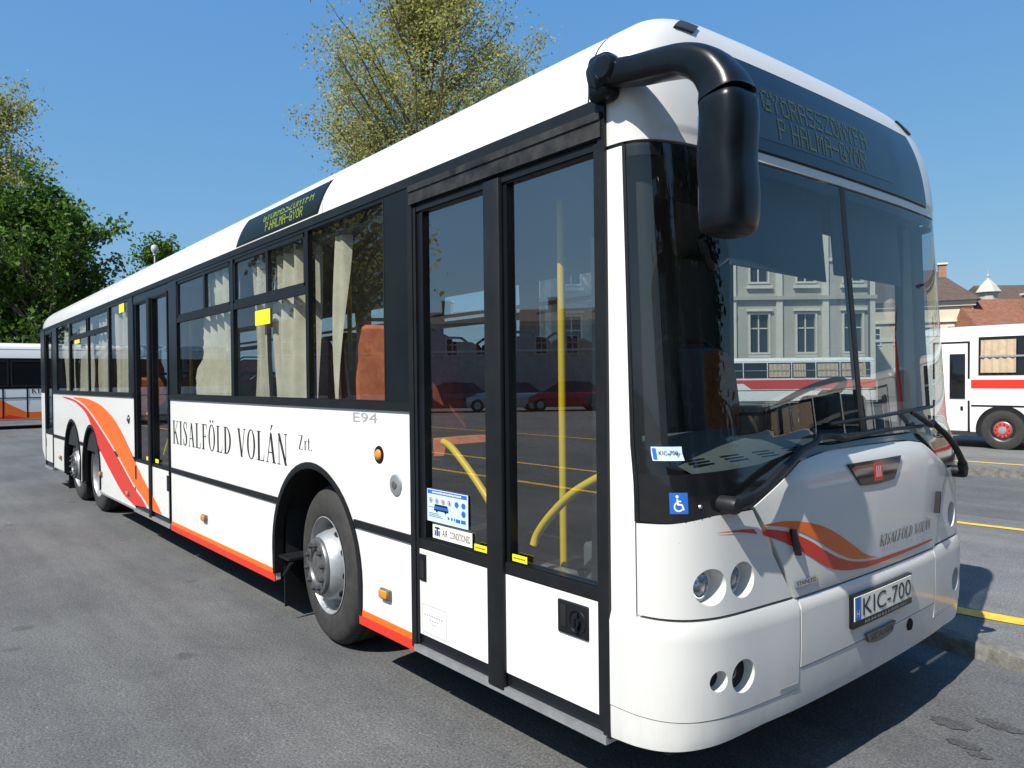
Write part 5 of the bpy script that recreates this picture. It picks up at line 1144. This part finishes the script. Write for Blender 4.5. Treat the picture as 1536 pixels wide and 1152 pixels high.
# ================================================================== parked cars across the yard (mirrored in the door glass)
def car(label, loc, rz, m):
    t = tag(empty('parked_car', loc, rz), label, 'car', 'cars parked across the yard')
    def sec(x, hw, z0, z1): return [(x, -hw*.92, z0), (x, -hw, z0+.18), (x, -hw, z1-.12), (x, -hw*.9, z1), (x, hw*.9, z1), (x, hw, z1-.12), (x, hw, z0+.18), (x, hw*.92, z0)]
    rows = [sec(-2.1, .70, .35, .72), sec(-2.0, .80, .25, .88), sec(-1.2, .84, .2, .93), sec(0, .85, .2, .93), sec(1.0, .84, .2, .92), sec(1.8, .80, .22, .80), sec(2.08, .68, .32, .62)]
    mb = MB(); mb.grid(rows, True, True); mb.add(rows[0], [tuple(range(8))]); mb.add(rows[-1], [tuple(range(8))]); mb.build('body', m, t)
    cs = [[(x, s*w_, z) for s, w_, z in ((-1, a, .90), (-1, b, h), (1, b, h), (1, a, .90))] for x, a, b, h in ((-1.75, .74, .70, .92), (-1.15, .78, .60, 1.38), (-.2, .79, .61, 1.44), (.35, .78, .60, 1.40), (1.15, .76, .72, .93))]
    g_ = MB().grid(cs, False).build('windows', 'black_gloss', t)
    MB().grid([[(x, -w_, z), (x, w_, z)] for x, w_, z in ((-1.2, .60, 1.40), (-.2, .62, 1.462), (.38, .60, 1.42))], True).build('roof', m, t)
    for x in (-1.3, 1.3):
        for s in (-1, 1):
            W = MB().lathe([(.0, s*.02), (.19, s*.02), (.21, 0), (.30, 0), (.31, -s*.05), (.31, -s*.16)], (x, s*.84, .31), 'y', 22).build('wheel', 'tyre_rubber', t); MB().lathe([(0, s*.028), (.17, s*.028), (.18, s*.01)], (x, s*.84, .31), 'y', 18).build('rim', 'rim_steel', W)
    for s in (-1, 1): MB().rbox((2.0, s*.55, .66), (.12, .28, .14), .03).build('headlight', 'lamp_steel', t)
mat('car_red', (.45, .015, .02), .25, coat=.6); mat('car_silver', (.45, .46, .48), .3, .5, coat=.5); mat('car_dark', (.03, .04, .06), .25, coat=.6); mat('car_white', (.75, .75, .75), .3, coat=.5)
for k, (m_, d) in enumerate([('car_dark', 0), ('car_red', 3.0), ('car_silver', 6.2), ('car_dark', 9.0), ('car_white', 12.2)]):
    car(['dark car at the end of the row beside the red car', 'red car between a dark and a silver car across the yard', 'silver car between the red and a dark car across the yard', 'dark car between the silver and the white car across the yard', 'white car at the end of the row across the yard'][k], (-23-d*.55, -27+d*.75, 0), R(125), m_)

# ================================================================== lamps and a bystander
def globe_lamp(label, loc, h, m, gm='globe_white'):
    t = tag(empty('street_lamp', loc), label, 'street lamp')
    MB().lathe([(.10, 0), (.10, .5), (.055, .55), (.045, h-.25), (.09, h-.22), (.10, h-.12)], (0, 0, 0), 'z', 14).build('post', m, t)
    MB().lathe([(.0, h-.12), (.12, h-.10), (.19, h+.04), (.21, h+.18), (.16, h+.34), (0, h+.40)], (0, 0, 0), 'z', 20).build('globe', gm, t)
    return t
globe_lamp('red lamp post with white globe on the far kerb, mirrored in the windscreen', (4.2, 10.9, .12), 3.1, 'lamp_red')
p_ = pt(232, 372, 44); globe_lamp('grey street lamp with round globe rising behind the rear bus roof', (p_.x, p_.y, 0), p_.z-.2, 'dome_grey', 'dome_grey')
def person(label, loc, rz):
    t = tag(empty('person', loc, rz), label, 'person')
    J = [(0,0,.93),(0,0,1.10),(0,.01,1.28),(0,.01,1.42),(0,-.005,1.52),(0,-.02,1.60),(0,-.02,1.70), (-.09,0,.88),(-.10,-.01,.50),(-.10,.01,.09),(-.11,-.14,.04), (.09,0,.88),(.11,-.02,.50),(.12,.02,.09),(.13,-.13,.04), (-.17,.01,1.40),(-.22,.02,1.13),(-.20,-.06,.90),(-.20,-.09,.80),(.17,.01,1.40),(.24,.02,1.13),(.22,-.06,.90),(.22,-.09,.80)]
    E_ = [(0,1),(1,2),(2,3),(3,4),(4,5),(5,6),(0,7),(7,8),(8,9),(9,10),(0,11),(11,12),(12,13),(13,14),(3,15),(15,16),(16,17),(17,18),(3,19),(19,20),(20,21),(21,22)]
    RR = [.14,.135,.15,.12,.055,.085,.075,.095,.06,.042,.035,.095,.06,.042,.035,.062,.045,.034,.03,.062,.045,.034,.03]
    me = bpy.data.meshes.new('body'); me.from_pydata(J, E_, []); o = bpy.data.objects.new('body', me); col.objects.link(o); o.parent = t
    sk = o.modifiers.new('skin', 'SKIN'); 
    for i, r in enumerate(RR): me.skin_vertices[0].data[i].radius = (r, r*.8 if i < 4 else r)
    me.skin_vertices[0].data[0].use_root = True
    ss = o.modifiers.new('s', 'SUBSURF'); ss.levels = 2; ss.render_levels = 2
    dg = bpy.context.evaluated_depsgraph_get(); m2 = bpy.data.meshes.new_from_object(o.evaluated_get(dg)); o.modifiers.clear(); o.data = m2
    for m_ in ('skin', 'shirt_blue', 'shorts_white', 'seat_shell'): m2.materials.append(MAT[m_])
    for p in m2.polygons:
        c_ = p.center; p.use_smooth = True
        p.material_index = 1 if (1.02 < c_.z < 1.50 and not (abs(c_.x) > .17 and c_.z < 1.2)) else 2 if (.52 < c_.z <= 1.02 and abs(c_.x) < .185) else 3 if c_.z < .08 else 0
    h = MB().lathe([(0, .11), (.05, .105), (.085, .06), (.095, 0), (.085, -.03)], (0, -.01, 1.68), 'z', 16); h.build('hair', 'seat_shell', t)
mat('skin', (.50, .30, .21), .6); mat('shirt_blue', (.03, .09, .28), .8); mat('shorts_white', (.72, .72, .70), .85)
person('person in blue shirt and white shorts standing on the far island, mirrored in the windscreen', (4.55, 10.5, .12), 0)
